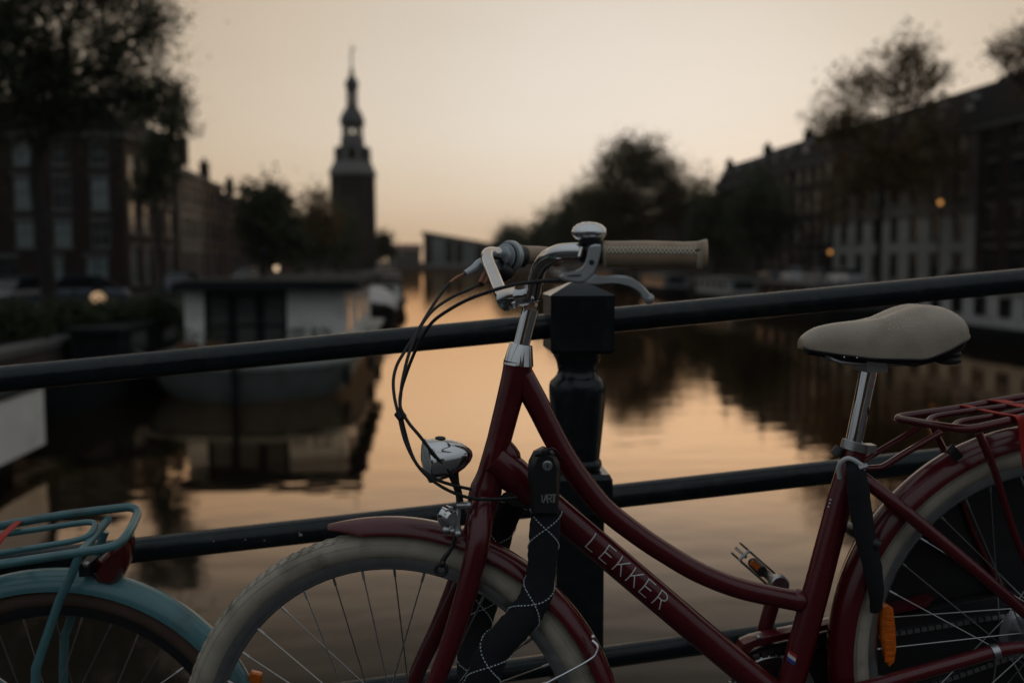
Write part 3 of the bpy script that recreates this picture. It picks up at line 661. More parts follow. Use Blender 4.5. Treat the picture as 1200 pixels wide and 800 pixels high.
# bell: chrome dome on a clamp
bc = BP(690.5, 278, 0.236); bup = (Vector((0, 0, 1)) + BX*0.03).normalized()
q = 1/860.0
bell = mk('bell', MB().lathe([(0.006, -6*q), (15.5*q, -2*q), (19.2*q, 1*q), (20.6*q, 4*q), (20.2*q, 7*q), (18.2*q, 11*q), (14*q, 14.5*q), (8*q, 16.8*q), (0.1*q, 17.6*q)], bc, bup, 36), M['chrome'], red, 50)
mk('bell_base', MB().lathe([(13*q, -2.5*q), (12*q, -8*q), (7*q, -12*q), (7*q, -18*q)], bc, bup, 24), M['black'], bell)
mk('bell_clamp', MB().lathe([(0.0135, -0.007), (0.0145, -0.006), (0.0145, 0.006), (0.0135, 0.007)], BP(685, 294.6, 0.23), gd, 20), M['black'], bell)
mk('clamp_screw', MB().tube([BP(683, 290, 0.245), BP(680, 301, 0.246)], 0.0035, 10), M['chrome'], bell)
# near brake lever: bracket and lever blade, cut from outlines
cpx = lambda x, y: (640 + x/6.0, 250 + y/6.0)
nl = (BN*1.0 + gd*0.02).normalized()
brk = [(312, 225), (345, 216), (380, 220), (384, 250), (377, 300), (362, 352), (345, 395), (330, 424), (292, 460), (255, 489), (210, 490), (165, 484), (128, 474), (100, 462), (91, 446), (106, 431), (150, 424), (200, 414), (238, 394), (268, 365), (290, 322), (303, 270)]
lev = [(258, 487), (292, 455), (331, 424), (372, 437), (430, 440), (500, 432), (555, 435), (605, 452), (655, 486), (700, 530), (738, 577), (739, 602), (718, 612), (694, 604), (686, 574), (656, 545), (610, 515), (555, 494), (490, 482), (430, 482), (372, 490), (315, 494)]
LO = 0.262
lever = mk('brake_lever', MB().prism([BP(*cpx(x, y), LO) for x, y in brk], nl, 0.011, 0.0028), M['grey'], red, 30)
mk('lever_blade', MB().prism([BP(*cpx(x, y), LO-0.001) for x, y in lev], nl, 0.013, 0.004), M['grey'], lever, 30)
mk('lever_ball', MB().sphere(BP(760.5, 350, LO-0.001), 0.0075, 12, 8), M['grey'], lever)
mk('pivot_bolt', MB().tube([BP(*cpx(320, 345), LO+0.004), BP(*cpx(320, 345), LO+0.0062)], 0.0036, 14), M['rubber'], lever)
mk('lever_clamp', MB().lathe([(0.0150, -0.011), (0.0160, -0.009), (0.0160, 0.009), (0.0150, 0.011)], BP(697, 296, 0.237), gd, 22), M['black'], lever)
mk('lever_mark', MB().prism([BP(665, 322.8, LO+0.006), BP(681, 321.6, LO+0.006), BP(681, 323.3, LO+0.006), BP(665, 324.0, LO+0.006)], nl, 0.0006), M['rubber'], lever)
# far gear shifter and brake lever body
fax = (BP(612, 298.5, -0.285)-BP(580, 297, -0.232)).normalized()
shc = BP(597, 300, -0.256)
sh = mk('gear_shifter', MB().lathe([(0.0155, -0.022), (0.0175, -0.0215), (0.0175, -0.012), (0.0235, -0.0115), (0.0235, -0.004), (0.0275, -0.0035), (0.0285, -0.001), (0.0285, 0.006), (0.0270, 0.009), (0.0215, 0.0095), (0.0215, 0.016), (0.0185, 0.0165)], shc, fax, 36), M['grey'], red, 20)
mk('shifter_gap', MB().lathe([(0.0180, -0.0118), (0.0242, -0.0110), (0.0242, -0.0065), (0.0180, -0.006)], shc, fax, 30), M['rubber'], sh, 20)
mk('shifter_ring', MB().lathe([(0.0195, 0.0165), (0.0212, 0.0170), (0.0212, 0.032), (0.0195, 0.0325)], shc, fax, 28), M['black'], sh, 20)
mk('shifter_housing', MB().tube([BP(583, 312, -0.235), BP(589, 318, -0.245), BP(596, 317, -0.26)], [0.014, 0.02, 0.015], 16, smooth=4), M['black'], sh)
fl = mk('brake_lever', MB().tube([BP(573, 306, -0.205), BP(563, 309, -0.205), BP(556, 315, -0.20), BP(545, 321, -0.19)], [0.012, 0.0095, 0.0085, 0.006], 14, smooth=4), M['grey'], red)
mk('cable_adjuster', MB().tube([BP(564, 333, -0.18), BP(568, 325, -0.19), BP(569, 319, -0.195)], [0.0065, 0.008, 0.005], 10), M['copper'], fl)
# ---- cables
def cable(pts, r=0.0026, m='rubber'): return mk('cable', MB().tube([BP(*p) for p in pts], r, 10, smooth=6), M[m], red)
cable([(545, 321, -.19), (534, 326, -.17), (522, 337, -.14), (506, 360, -.10), (489, 388, -.06), (474, 412, -.03), (465, 428, -.01), (461, 445, .01), (462, 464, .03), (467, 486, .05), (476, 520, .07), (494, 551, .085), (521, 572, .075), (552, 583.5, .055), (580, 584.5, .045), (606, 583, .04)])
cable([(563, 333, -.18), (548, 340, -.15), (530, 348, -.12), (508, 363, -.08), (492, 384, -.05), (481, 409, -.02), (474, 434, .00), (470, 458, .02), (470, 486, .045), (485, 538, .07), (507, 559, .075), (530, 568, .06), (552, 573, .045)])
cable([(656, 328.5, .262), (640, 329, .25), (620, 331, .23), (597, 335, .20), (572, 342, .17), (548, 351, .14), (526, 363, .11), (507, 377, .085), (494, 396, .065), (484, 417, .05), (476, 438, .045), (470, 458, .045), (469, 476, .055), (478, 494, .065), (492, 511, .075), (510, 534, .075), (530, 557, .06), (537, 572, .045), (541, 585, .035), (543, 600, .03)])
mk('cable_clip', MB().tube([BP(466.5, 483, .05), BP(472, 490, .055)], 0.0075, 12), M['rubber'], red)
mk('cable_end', MB().tube([BP(543.5, 321.5, -.188), BP(536, 325, -.173), BP(527, 331.5, -.152)], 0.0031, 10), M['copper'], red)

# ---- headlight: chrome bullet shell with glass face
h0, h1 = BP(499.5, 540, 0.045), BP(553.5, 531.5, 0.03)
ha = (h1-h0).normalized(); hL = (h1-h0).length; s_ = 1/(FPX/1.57)
hl = mk('headlight', MB().lathe([(23.5*s_, 0.0), (25.2*s_, 0.001), (25.4*s_, 0.004), (24.8*s_, 0.006), (24.4*s_, 0.010), (24.0*s_, hL*0.25), (22.6*s_, hL*0.42), (19.8*s_, hL*0.60), (15*s_, hL*0.78), (9*s_, hL*0.92), (4.5*s_, hL*0.985), (0.2*s_, hL)], h0, ha, 40), M['chrome'], red, 40)
mk('lamp_lens', MB().lathe([(0.1*s_, -0.006), (12*s_, -0.005), (20*s_, -0.002), (23.4*s_, 0.0012)], h0, ha, 36), M['glass'], hl)
mk('lamp_switch', MB().lathe([(6*s_, 0), (6*s_, 0.0015), (4*s_, 0.0025), (0.1*s_, 0.0026)], BP(516, 513.6, 0.04), Vector((0.05, -0.1, 1)), 16), M['rubber'], hl)
mk('lamp_bracket', MB().tube([BP(531, 555, 0.04), BP(534, 566, 0.035), BP(538, 580, 0.03), BP(539, 596, 0.026)], [0.009, 0.006, 0.0055, 0.006], 10, smooth=4), M['black'], hl)

# ---- front brake (small roller and calliper parts above the wheel)
fb = mk('front_brake', MB().lathe([(0.005, -0.012), (0.017, -0.010), (0.018, -0.004), (0.013, 0.000), (0.0125, 0.010), (0.009, 0.013)], wf_pt(527, 606, 0.045), (NF + BX*0.55).normalized(), 24), M['chrome'], red, 35)
b = MB()
b.tube([wf_pt(528, 594, 0.05), wf_pt(531, 610, 0.052), wf_pt(528, 622, 0.052)], [0.0045, 0.004, 0.0055], 10)
b.tube([wf_pt(538, 594, 0.046), wf_pt(536, 612, 0.048), wf_pt(537, 626, 0.048)], [0.004, 0.0045, 0.006], 10)
b.tube([wf_pt(536, 592, 0.05), wf_pt(549, 592, 0.052)], [0.0058, 0.0058], 12); b.sphere(wf_pt(549, 592, 0.054), 0.0062, 10, 8)
b.sphere(wf_pt(523, 621, 0.054), 0.0065, 10, 8); b.sphere(wf_pt(537, 625, 0.054), 0.0062, 10, 8); b.sphere(wf_pt(530, 622, 0.054), 0.0045, 8, 6)
mk('brake_arm', b, M['alu'], fb)
b = MB(); b.tube([wf_pt(534, 626, 0.05), wf_pt(529, 642, 0.05), wf_pt(520, 655, 0.05), wf_pt(517, 664, 0.05)], [0.003, 0.003, 0.0042, 0.0042], 10, smooth=4)
b.tube([wf_pt(517+6.5*math.cos(t), 667+6.5*math.sin(t), 0.05) for t in [k*math.pi/6 for k in range(12)]], 0.0032, 8, closed=True); b.sphere(wf_pt(519, 660, 0.054), 0.0045, 8, 6)
mk('brake_shoe_link', b, M['black'], fb)

# ---- seat post and saddle
sp = mk('seat_post', MB().tube([BP(998, 540), BP(1001, 517), BP(1009, 478), BP(1019.5, 427)], 0.0137, 24), M['chrome'], red)
mk('seat_clamp', MB().tube([BP(1000.5, 527), BP(1003, 517.5)], 0.0218, 24), M['alu'], sp)
mk('clamp_lug', MB().box(BP(1015, 525, 0.004), (0.026, 0.022, 0.013), (BX, BN, Vector((0, 0, 1)))), M['alu'], sp)
mk('clamp_bolt', MB().tube([BP(985, 524, 0.0), BP(979, 533, 0.0)], [0.008, 0.010], 12), M['black'], sp)
S = [(940.5, 402, 406.5, .012), (943.5, 396, 408.5, .019), (950, 390.5, 410, .025), (962, 384, 412, .030), (980, 379.5, 414.5, .035), (1000, 377, 417, .041), (1018, 375.3, 419, .050), (1040, 371, 419.5, .062), (1058, 365.5, 419.5, .074), (1076, 360, 419, .086), (1092, 356.8, 413, .093), (1105, 356.3, 407, .094), (1116, 358.5, 401, .088), (1124, 364, 397, .076), (1129, 372, 394, .058), (1131, 380, 391, .034)]
rings = []; und = []
for (x, yt, yb, w) in S:
    pb_, pt_ = BP(x, yb, w*0.7) - BN*(w*0.7), BP(x, yt, w*0.15) - BN*(w*0.15)
    zt, zb = pt_.z, pb_.z; base = Vector((pb_.x, pb_.y, 0)); ring = []
    for k in range(25):
        t = -1 + 2*k/24
        a = t*math.pi/2; y = w*math.copysign(abs(math.sin(a))**0.85, a); hz = math.cos(a)**0.62 if abs(t) < 1 else 0
        dip = 0.004*math.exp(-(y/0.012)**2) if w > 0.05 else 0.0
        ring.append(base + BN*y + Vector((0, 0, zb + (zt-zb)*hz - dip)))
    ring += [base + BN*(w*0.86) + Vector((0, 0, zb-0.002)), base + Vector((0, 0, zb-0.001)), base - BN*(w*0.86) + Vector((0, 0, zb-0.002))]
    rings.append(ring)
smr = []
for j in range(len(rings[0])):
    col, _ = catmull([r[j] for r in rings], [0]*len(rings), 4); smr.append(col)
rings2 = [[smr[j][i] for j in range(len(smr))] for i in range(len(smr[0]))]
sad = mk('saddle', MB().loft(rings2, True, False, True), M['leather'], red, 50)
# piping seam round the lower edge of the leather
pp = MB(); pp.tube([r[24]+BN*0.0005 for r in rings2], 0.0017, 8); pp.tube([r[0]-BN*0.0005 for r in rings2], 0.0017, 8)
mk('saddle_piping', pp, M['black'], sad)
sb = [(948, 408.5, .016), (975, 413, .026), (1015, 418.5, .040), (1050, 420.5, .056), (1080, 420, .074), (1100, 416, .084), (1116, 410, .080), (1126, 402, .062)]
rg = []
for (x, y, w) in sb:
    p = BP(x, y, w*0.7)-BN*(w*0.7)
    th = 0.010 if x < 1060 else 0.016
    rg.append([p+BN*w+Vector((0, 0, 0.006)), p+BN*w*0.9-Vector((0, 0, th*0.35)), p+BN*w*0.4-Vector((0, 0, th)), p-BN*w*0.4-Vector((0, 0, th)), p-BN*w*0.9-Vector((0, 0, th*0.35)), p-BN*w+Vector((0, 0, 0.006))])
mk('saddle_base', MB().loft(rg, True, False, True), M['rubber'], sad, 40)
for sg in (1, -1):
    c = BP(1110, 418, 0.055)-BN*0.055 + BN*0.058*sg
    mk('saddle_spring', MB().lathe([(0.016, 0.012), (0.020, 0.006), (0.017, 0.0), (0.020, -0.004), (0.0195, -0.008), (0.012, -0.011)], c, Vector((0, 0, 1)), 20), M['rubber'], sad)
    mk('spring_bolt', MB().lathe([(0.012, -0.009), (0.012, -0.012), (0.002, -0.0125)], c, Vector((0, 0, 1)), 14), M['chrome'], sad)
    mk('saddle_rail', MB().tube([BP(962, 412)+BN*0.010*sg, BP(985, 424, 0.02)-BN*0.02+BN*0.02*sg, BP(1040, 427, .02)-BN*0.02+BN*0.022*sg, BP(1080, 424, .03)-BN*.03+BN*0.040*sg], 0.0036, 8, smooth=4), M['steel'], sad)
mk('rail_clamp', MB().box(BP(1020, 427), (0.035, 0.05, 0.02), (BX, BN, Vector((0, 0, 1)))), M['alu'], sad)
for px_, py_ in ((989.5, 418.5), (1004.5, 419.3)): mk('saddle_rivet', MB().sphere(BP(px_, py_, 0.045), 0.0016, 8, 6), M['chrome'], sad)
# dew on the upper leather
dw = MB(); rr_ = random.Random(3)
for k in range(900):
    i = rr_.randrange(8, len(rings2)-6); j = rr_.randrange(6, 20); u, v = rr_.random(), rr_.random()
    if i < 24 and rr_.random() < 0.65: continue
    a, b_, c_, d_ = rings2[i][j], rings2[i+1][j], rings2[i+1][j+1], rings2[i][j+1]
    p = a*(1-u)*(1-v) + b_*u*(1-v) + c_*u*v + d_*(1-u)*v; nn = (b_-a).cross(d_-a).normalized(); nn = nn if nn.z > -0.1 else -nn
    r = rr_.uniform(0.0005, 0.0013)
    t1 = nn.orthogonal().normalized(); t2 = nn.cross(t1)
    dw.loft([[p + (t1*math.cos(q)+t2*math.sin(q))*r for q in [k2*math.pi/3 for k2 in range(6)]], [p + nn*r*0.55 + (t1*math.cos(q)+t2*math.sin(q))*r*0.6 for q in [k2*math.pi/3 for k2 in range(6)]]], True, False, True)
mk('dew', dw, M['dew'], sad, 80)['kind'] = 'stuff'

# ---- rear rack with elastic straps
rk = mk('rack', MB().tube([BP(1260, 455, -.07), BP(1200, 464.8, -.07), BP(1154, 473, -.07), BP(1120, 479, -.07), BP(1075, 485.5, -.07), BP(1056, 488.5, -.068), BP(1054, 491, -.058), BP(1068, 493.5, -.03), BP(1095, 498, .02), BP(1122, 501.8, .06), BP(1140, 502, .072), BP(1165, 497, .076), BP(1200, 489, .076), BP(1262, 475, .076)], 0.0068, 14, smooth=6), M['red'], red)
for pts in ([(1262, 461, -.028), (1180, 475.5, -.028), (1135, 481.5, -.028), (1105, 486, -.027), (1092, 489.5, -.02), (1087, 496, -.004)], [(1262, 468, .024), (1200, 480.5, .024), (1165, 487.5, .024), (1135, 492, .024), (1123, 495, .03), (1117, 500, .046)]):
    mk('rack_rod', MB().tube([BP(*p) for p in pts], 0.0050, 12, smooth=5), M['red'], rk)
for x in (1168, 1235):
    if x > 1200: mk('rack_rod', MB().tube([BP(x, 471-(x-1168)*.19, -.07), BP(x+22, 493-(x-1168)*.19, .076)], 0.0045, 10), M['red'], rk)
for sg, pts in ((1, [(1005, 549, .02), (1026, 548, .03), (1037, 545.5, .035), (1062, 530, .045), (1104, 506, .055)]), (-1, [(1003, 546, -.02), (1020, 534.5, -.03), (1048, 518, -.045), (1078, 500, -.055)])):
    mk('rack_stay', MB().tube([BP(*p) for p in pts], 0.0052, 10, smooth=4), M['red'], rk)
for sg in (1, -1):
    o = .074*sg
    mk('rack_leg', MB().tube([BP(1148, 508, .076)-BN*.076+BN*o, BP(1158, 530, .08)-BN*.08+BN*o*1.05, BP(1170, 560, .078)-BN*.078+BN*o, BP(1200, 650, .078)-BN*.078+BN*o, PR+BN*o+BU*0.02], [0.0085, 0.0085, 0.0075, 0.007, 0.0075], 10, flat=(0.7, 1.0), smooth=4), M['red'], rk)
def ribbon(pts, w, m, parent, name='strap', t=0.0022, side=None):
    pts = [Vector(p) for p in pts]; mb = MB(); rings = []
    P2, _ = catmull(pts, [0]*len(pts), 5)
    for i, p in enumerate(P2):
        tg = (P2[min(i+1, len(P2)-1)]-P2[max(i-1, 0)]).normalized(); sdv = (side - tg*side.dot(tg)).normalized(); up = tg.cross(sdv)
        rings.append([p+sdv*w/2+up*t/2, p-sdv*w/2+up*t/2, p-sdv*w/2-up*t/2, p+sdv*w/2-up*t/2])
    mb.loft(rings, True, False, True); return mk(name, mb, M[m], parent, 30)
ribbon([BP(1124, 474.5, -.078), BP(1132, 475.5, -.06), BP(1155, 481, -.01), BP(1178, 485.5, .05), BP(1192, 487.5, .085), BP(1197.5, 495, .09), BP(1200, 520, .085), BP(1206, 560, .082)], 0.013, 'strap', rk, side=BX)
ribbon([BP(1158, 469, -.078), BP(1172, 469.5, -.055), BP(1200, 476, .0), BP(1226, 481, .075), BP(1230, 486, .088), BP(1232, 520, .084)], 0.026, 'strap', rk, side=BX)
ribbon([BP(1112, 524, .034), BP(1118, 530, .036), BP(1124, 538, .034)], 0.016, 'black', fr_, 'fender_clip', 0.003, side=BX)

# ---- cranks, pedals, chain guard, chain
bb = BP(918, 832)
ck = mk('crank', MB().tube([bb-BN*0.075, BP(895, 742, -.088), BP(903.5, 712, -.090), BP(911, 686, -.092)], [0.014, 0.0135, 0.0135, 0.0135], 14, flat=(1, .8)), M['red'], red)
mk('crank_end', MB().lathe([(0.0165, -0.008), (0.0175, -0.006), (0.0175, 0.008), (0.015, 0.01)], BP(912, 684, -.095), BN, 18), M['alu'], ck)
mk('crank', MB().tube([bb+BN*0.066, BP(925, 905, .08), BP(930, 950, .085)], [0.013, 0.0115, 0.0125], 14, flat=(1, .8)), M['alu'], red)
# the far pedal, tipped up on its axle
pc = BP(890, 668, -.14)
pu = (BP(874, 653, -.14)-BP(907, 682, -.14)).normalized()          # long way of the cage as seen
pn = (pu.cross(BN)).normalized(); 
pd_ = mk('pedal', MB().tube([BP(911, 684, -.10), BP(911, 684, -.10)-BN*0.09], 0.0075, 12), M['steel'], red)
pcn = BP(893, 669, -.155); ux = pu; uy = BN; uz = ux.cross(uy).normalized()
cg = MB()
for sg in (-1, 1):
    cg.box(pcn + uz*0.012*sg, (0.088, 0.006, 0.004), (ux, uy, uz)); cg.box(pcn + uz*0.012*sg - uy*0.05, (0.088, 0.006, 0.004), (ux, uy, uz))
for sg in (-1, 1):
    cg.box(pcn + ux*0.042*sg - uy*0.025, (0.004, 0.056, 0.006), (ux, uy, uz)); cg.tube([pcn + ux*0.044*sg + uz*0.012, pcn + ux*0.046*sg - uz*0.012], 0.003, 8)
mk('pedal_cage', cg, M['alu'], pd_, 20)
mk('pedal_body', MB().tube([pcn - uy*0.05, pcn + uy*0.004], 0.0095, 14), M['rubber'], pd_)
rf = MB(); rf.box(pcn + uy*0.001 + ux*0.004, (0.046, 0.004, 0.010), (ux, uy, uz)); mk('pedal_reflector', rf, M['orange'], pd_)
pc2 = BP(930, 950, .13)
mk('pedal', MB().box(pc2, (0.09, 0.08, 0.022), (BX, BN, Vector((0, 0, 1)))), M['black'], red, 20)
# chain ring, chain and guard on the far side
mk('chain_ring', MB().lathe([(0.03, -0.050), (0.072, -0.050), (0.076, -0.0475), (0.072, -0.045), (0.03, -0.045)], bb, BN, 48), M['steel'], red, 30)
def chain_path(rad1, rad2):
    pts = []
    for k in range(13): a = A(100 + 160*k/12); pts.append(bb - BN*0.0475 + BX*rad1*math.cos(a) + BU*rad1*math.sin(a))
    for k in range(13): a = A(-85 + 165*k/12); pts.append(PR - BN*0.0475 + BX*rad2*math.cos(a) + BU*rad2*math.sin(a))
    return pts
cp = chain_path(0.078, 0.036); cm_ = MB(); L_ = []
for i in range(len(cp)):
    p, q_ = cp[i], cp[(i+1) % len(cp)]; n_ = max(1, int((q_-p).length/0.0127))
    for k in range(n_): L_.append((p+(q_-p)*(k+.5)/n_, (q_-p).normalized()))
for p, d in L_: cm_.box(p, (0.0105, 0.006, 0.008), (d, BN, d.cross(BN)))
mk('chain', cm_, M['steel'], red, 0)['kind'] = 'stuff'
cgp = [(864, 757), (868, 751), (878, 746.5), (892, 743), (923, 736.5), (959, 728.5), (1013, 716), (1060, 705.5), (1091, 697.5), (1084, 706.5), (1060, 712), (1013, 723.5), (960, 735.5), (924, 744), (893, 751), (879, 755), (872, 761), (869, 770), (863, 772)]
mk('chain_guard', MB().prism([BP(x, y, -.056) for x, y in cgp], BN, 0.030, 0.003), M['red'], red, 30)
mk('guard_bolt', MB().sphere(BP(889, 746.5, -.039), 0.0045, 10, 8), M['alu'], red)
# ring lock above the rear wheel (black) with a pale cable loop
rl = MB(); pts = [PWR(0.372+0.02*math.sin(math.pi*k/14), A(142), 0.055*math.cos(math.pi*k/14)) for k in range(15)]
rl.tube(pts, 0.009, 12, flat=(1, 1.1), smooth=3); mk('ring_lock', rl, M['black'], red)
mk('chain_case', MB().prism([BP(x, y, -.060) for x, y in ((866, 768), (890, 758), (960, 741), (1091, 709), (1200, 690), (1236, 708), (1252, 742), (1240, 780), (1200, 800), (1100, 830), (990, 866), (920, 890), (880, 872), (860, 838), (858, 800))], BN, 0.02, 0.004), M['black'], red, 30)
dg = [PWR(0.338, A(4+3.5*k), 0) for k in range(51)] + [PWR(0.12, A(185), 0), PWR(0.10, A(0), 0)]
mk('coat_guard', MB().prism([p - BN*0.078 for p in dg], BN, 0.004), M['black'], red, 30)  # added black panel, stands in for the unlit dark inside the rear wheel
kick = MB().tube([BP(935, 842, .03), BP(1010, 900, .09), BP(1050, 985, .15)], [0.010, 0.009, 0.009], 10, smooth=4); mk('kickstand', kick, M['alu'], red)

# ---- locks (they hang on the bicycle: things of their own)
def sleeve(pts, r, parent=None, name='lock_sleeve', fl=(1.0, 0.55), mt='sleeve'):
    mb = MB(); P2, R2 = catmull([BP(*p) for p in pts], r if isinstance(r, list) else [r]*len(pts), 6)
    rings = []
    for i, p in enumerate(P2):
        t = (P2[min(i+1, len(P2)-1)]-P2[max(i-1, 0)]).normalized(); u = (BN - t*BN.dot(t)).normalized(); w = t.cross(u)
        wr = 1 + 0.05*math.sin(i*1.7)*math.sin(i*0.61)
        rings.append([p + w*(R2[i]*fl[0]*wr*math.cos(2*math.pi*j/16)) + u*(R2[i]*fl[1]*math.sin(2*math.pi*j/16)) for j in range(16)])
    mb.loft(rings, True, False, True); return mb, P2, R2
lk = thing('bicycle_lock', 'black woven chain lock with white cross-stitched thread looped through the front wheel', 'bicycle lock', BP(560, 812, .03))
mA, PA, RA = sleeve([(640, 596, .062), (638, 625, .066), (636, 650, .066), (634, 672, .066), (628, 698, .068), (614, 722, .070), (596, 742, .072), (580, 760, .072), (570, 782, .070), (564, 806, .062), (560, 830, .04)], [.024, .0235, .023, .0225, .025, .026, .026, .026, .026, .026, .026])
o = mk('lock_sleeve', mA, M['sleeve'], lk, 50)
mB, PB, RB = sleeve([(604, 585, -.03), (590, 610, -.075), (580, 645, -.085), (573, 680, -.085), (565, 715, -.080), (556, 750, -.06), (552, 780, -.03), (556, 815, .01), (560, 830, .04)], .0235)
o2 = mk('lock_sleeve', mB, M['sleeve'], lk, 50)
def threads(P2, R2, parent, period, ph, fl=(1.0, .55)):
    mb = MB(); L = [0]
    for a, b_ in zip(P2, P2[1:]): L.append(L[-1]+(b_-a).length)
    def at(s):
        for i in range(len(L)-1):
            if L[i] <= s <= L[i+1]:
                f = (s-L[i])/(L[i+1]-L[i]+1e-9); p = P2[i].lerp(P2[i+1], f); t = (P2[i+1]-P2[i]).normalized(); return p, t, R2[i]
        return P2[-1], (P2[-1]-P2[-2]).normalized(), R2[-1]
    def hel(s, sg):
        p, t, r = at(s); u = (BN - t*BN.dot(t)).normalized(); w = t.cross(u); a = sg*(2*math.pi*s/period) + math.pi/2 + ph*sg
        return p + w*((r+.0004)*fl[0]*1.02*math.cos(a)) + u*((r+.0007)*fl[1]*1.03*math.sin(a))
    for sg in (1, -1):
        s = 0.002
        while s < L[-1]-0.004:
            mb.tube([hel(s, sg), hel(s+0.0018, sg)], 0.0009, 5); s += 0.0033
    mk('sleeve_thread', mb, M['thread'], parent)['kind'] = 'stuff'
threads(PA, RA, o, 0.117, -1.55); threads(PB, RB, o2, 0.117, 0.6)
lh = MB(); hp = [(619, 556), (620, 541), (626, 529), (637, 523.5), (648, 528), (655, 541), (656, 560), (654, 585), (653, 603), (622, 603), (622, 580)]
lh.prism([BP(x, y, .066) for x, y in hp], BN, 0.034, 0.008)
lhd = mk('lock_head', lh, M['black'], lk, 40)
lr = MB()
for k in range(3): lr.tube([BP(622+k*7+t*22, 541-k*3-11*math.sin(t*math.pi)*1.0+t*3, .055+.03*math.sin(t*math.pi)) for t in [q/10 for q in range(11)]], 0.0022, 6)
mk('head_rib', lr, M['rubber'], lhd)
kc = BP(641.5, 545.5, .084); k_ = MB().lathe([(0.0075, -0.004), (0.0078, 0.0006), (0.006, 0.0012), (0.0055, 0.0006), (0.001, 0.0006)], kc, BN, 20); mk('keyhole_ring', k_, M['alu'], lhd)
mk('keyhole', MB().box(kc+BN*0.0012, (0.002, 0.0012, 0.006), (BX, BN, Vector((0, 0, 1)))), M['rubber'], lhd)
letters('ART', BP(637, 584, .0838)-BN*5.0, BX, Vector((0, 0, 1)), BN, 5.0, 0.0115, 0.0058, M['lockgrey'], 'lettering', lhd, 0.0015)
tag_b = MB(); 
for x_ in (635.2, 650): tag_b.box(BP(x_, 584, .0838), (0.0012, 0.0006, 0.011), (BX, BN, Vector((0, 0, 1))))
mk('lock_mark', tag_b, M['lockgrey'], lhd)
sl = thing('strap_lock', 'black fabric lock strap with pale cable loop hanging from the seat tube', 'bicycle lock', BP(1023, 700, .05))
mS, PS, RS = sleeve([(998, 536, .035), (1003, 552, .045), (1006, 575, .048), (1010, 605, .048), (1017, 640, .05), (1024, 672, .05), (1027, 696, .046), (1026, 716, .035)], [.010, .016, .0185, .0180, .0170, .0150, .0125, .009])
mk('lock_sleeve', mS, M['sleeve'], sl, 50)
lp = [(984, 560, .026), (983, 549, .03), (986, 541, .036), (993, 537, .042), (1000, 538.5, .046), (1007, 543, .048), (1012, 547, .048), (1010, 555, .046), (1011, 562, .04)]
mk('cable_loop', MB().tube([BP(*p) for p in lp], 0.0039, 10, smooth=5), M['whiteloop'], sl)
mk('loop_ferrule', MB().tube([BP(1006, 548.5, .05), BP(1016, 545.5, .05)], 0.0048, 10), M['alu'], sl)

# ---- the teal bicycle behind: only its rear end is in the picture
PT = D(70, 905, 1.785); TP = plane_pt(PT, BN)
tb_ = thing('bicycle', 'teal bicycle with rear rack and red tail lamp partly cut off at the left', 'bicycle', PT - BU*WR)
wt, PWT = wheel(tb_, PT, BN, WR, M['tan'], hub_r=0.03, hub_w=0.055, e_up=BU, tread=False, rim_m='black')
rbt = MB(); rbt.prism([TP(289, 803, .0), TP(290, 794, .0), TP(295, 785, .0), TP(307, 788, .0), TP(307, 800, 0), TP(303, 815, 0), TP(293, 815, 0)], BN, 0.014, 0.003); mk('reflector', rbt, M['orange'], wt, 20)
fender(tb_, PWT, 0.3745, A(190), A(-25), 0.033, M['teal'], 0.032)
tr = mk('rack', MB().tube([TP(-260, 650, -.07), TP(-80, 629, -.07), TP(0, 616, -.07), TP(22, 611.8, -.07), TP(82, 602, -.07), TP(140, 595, -.07), TP(154, 594.5, -.068), TP(161, 599, -.058), TP(159, 608, -.03), TP(151, 623, .02), TP(142, 634, .05), TP(128, 641, .066), TP(96, 646.5, .07), TP(0, 661, .07), TP(-80, 673, .07), TP(-260, 700, .07)], 0.0078, 14, smooth=6), M['teal'], tb_)
mk('rack_rod', MB().tube([TP(-260, 663, -.03), TP(-60, 635.5, -.03), TP(12, 624.5, -.03), TP(60, 617.5, -.03), TP(98, 612, -.03), TP(110, 613, -.022), TP(110, 619, -.005), TP(103, 627.5, .018), TP(88, 633, .024), TP(55, 639, .026), TP(0, 648, .026), TP(-60, 657, .026), TP(-260, 686, .026)], 0.0055, 12, smooth=5), M['teal'], tr)
mk('rack_rod', MB().tube([TP(127, 608, -.062), TP(118, 619, -.03), TP(103, 637, .03), TP(95, 646, .06)], 0.0075, 12), M['teal'], tr)
for sg in (1, -1):
    o = .068*sg
    mk('rack_leg', MB().tube([TP(93, 648, .07)-BN*.07+BN*o, TP(83, 675, .07)-BN*.07+BN*o, TP(69, 702, .072)-BN*.072+BN*o, TP(41, 783, .072)-BN*.072+BN*o, PT+BN*o-BX*.02], [0.0078, 0.0075, 0.0075, 0.008, 0.008], 12), M['teal'], tr)
ribbon([TP(-6, 640, .085), TP(2, 629, .06), TP(12, 619, .0), TP(25, 608.5, -.082)], 0.012, 'strap', tr, side=BX)
tl = [(154, 627), (155, 640), (151, 660), (143, 676), (134, 683), (118, 680), (112, 668), (120, 650), (138, 636)]
tlm = mk('tail_lamp', MB().prism([TP(x, y, .0) for x, y in tl], BN, 0.062, 0.012), M['redlens'], tb_, 40)
mk('lamp_bracket', MB().box(TP(104, 663, .02), (0.018, 0.05, 0.022), (BX, BN, Vector((0, 0, 1)))), M['black'], tlm)
mk('bracket_bolt', MB().sphere(TP(101, 661, .047), 0.0055, 10, 8), M['alu'], tlm)
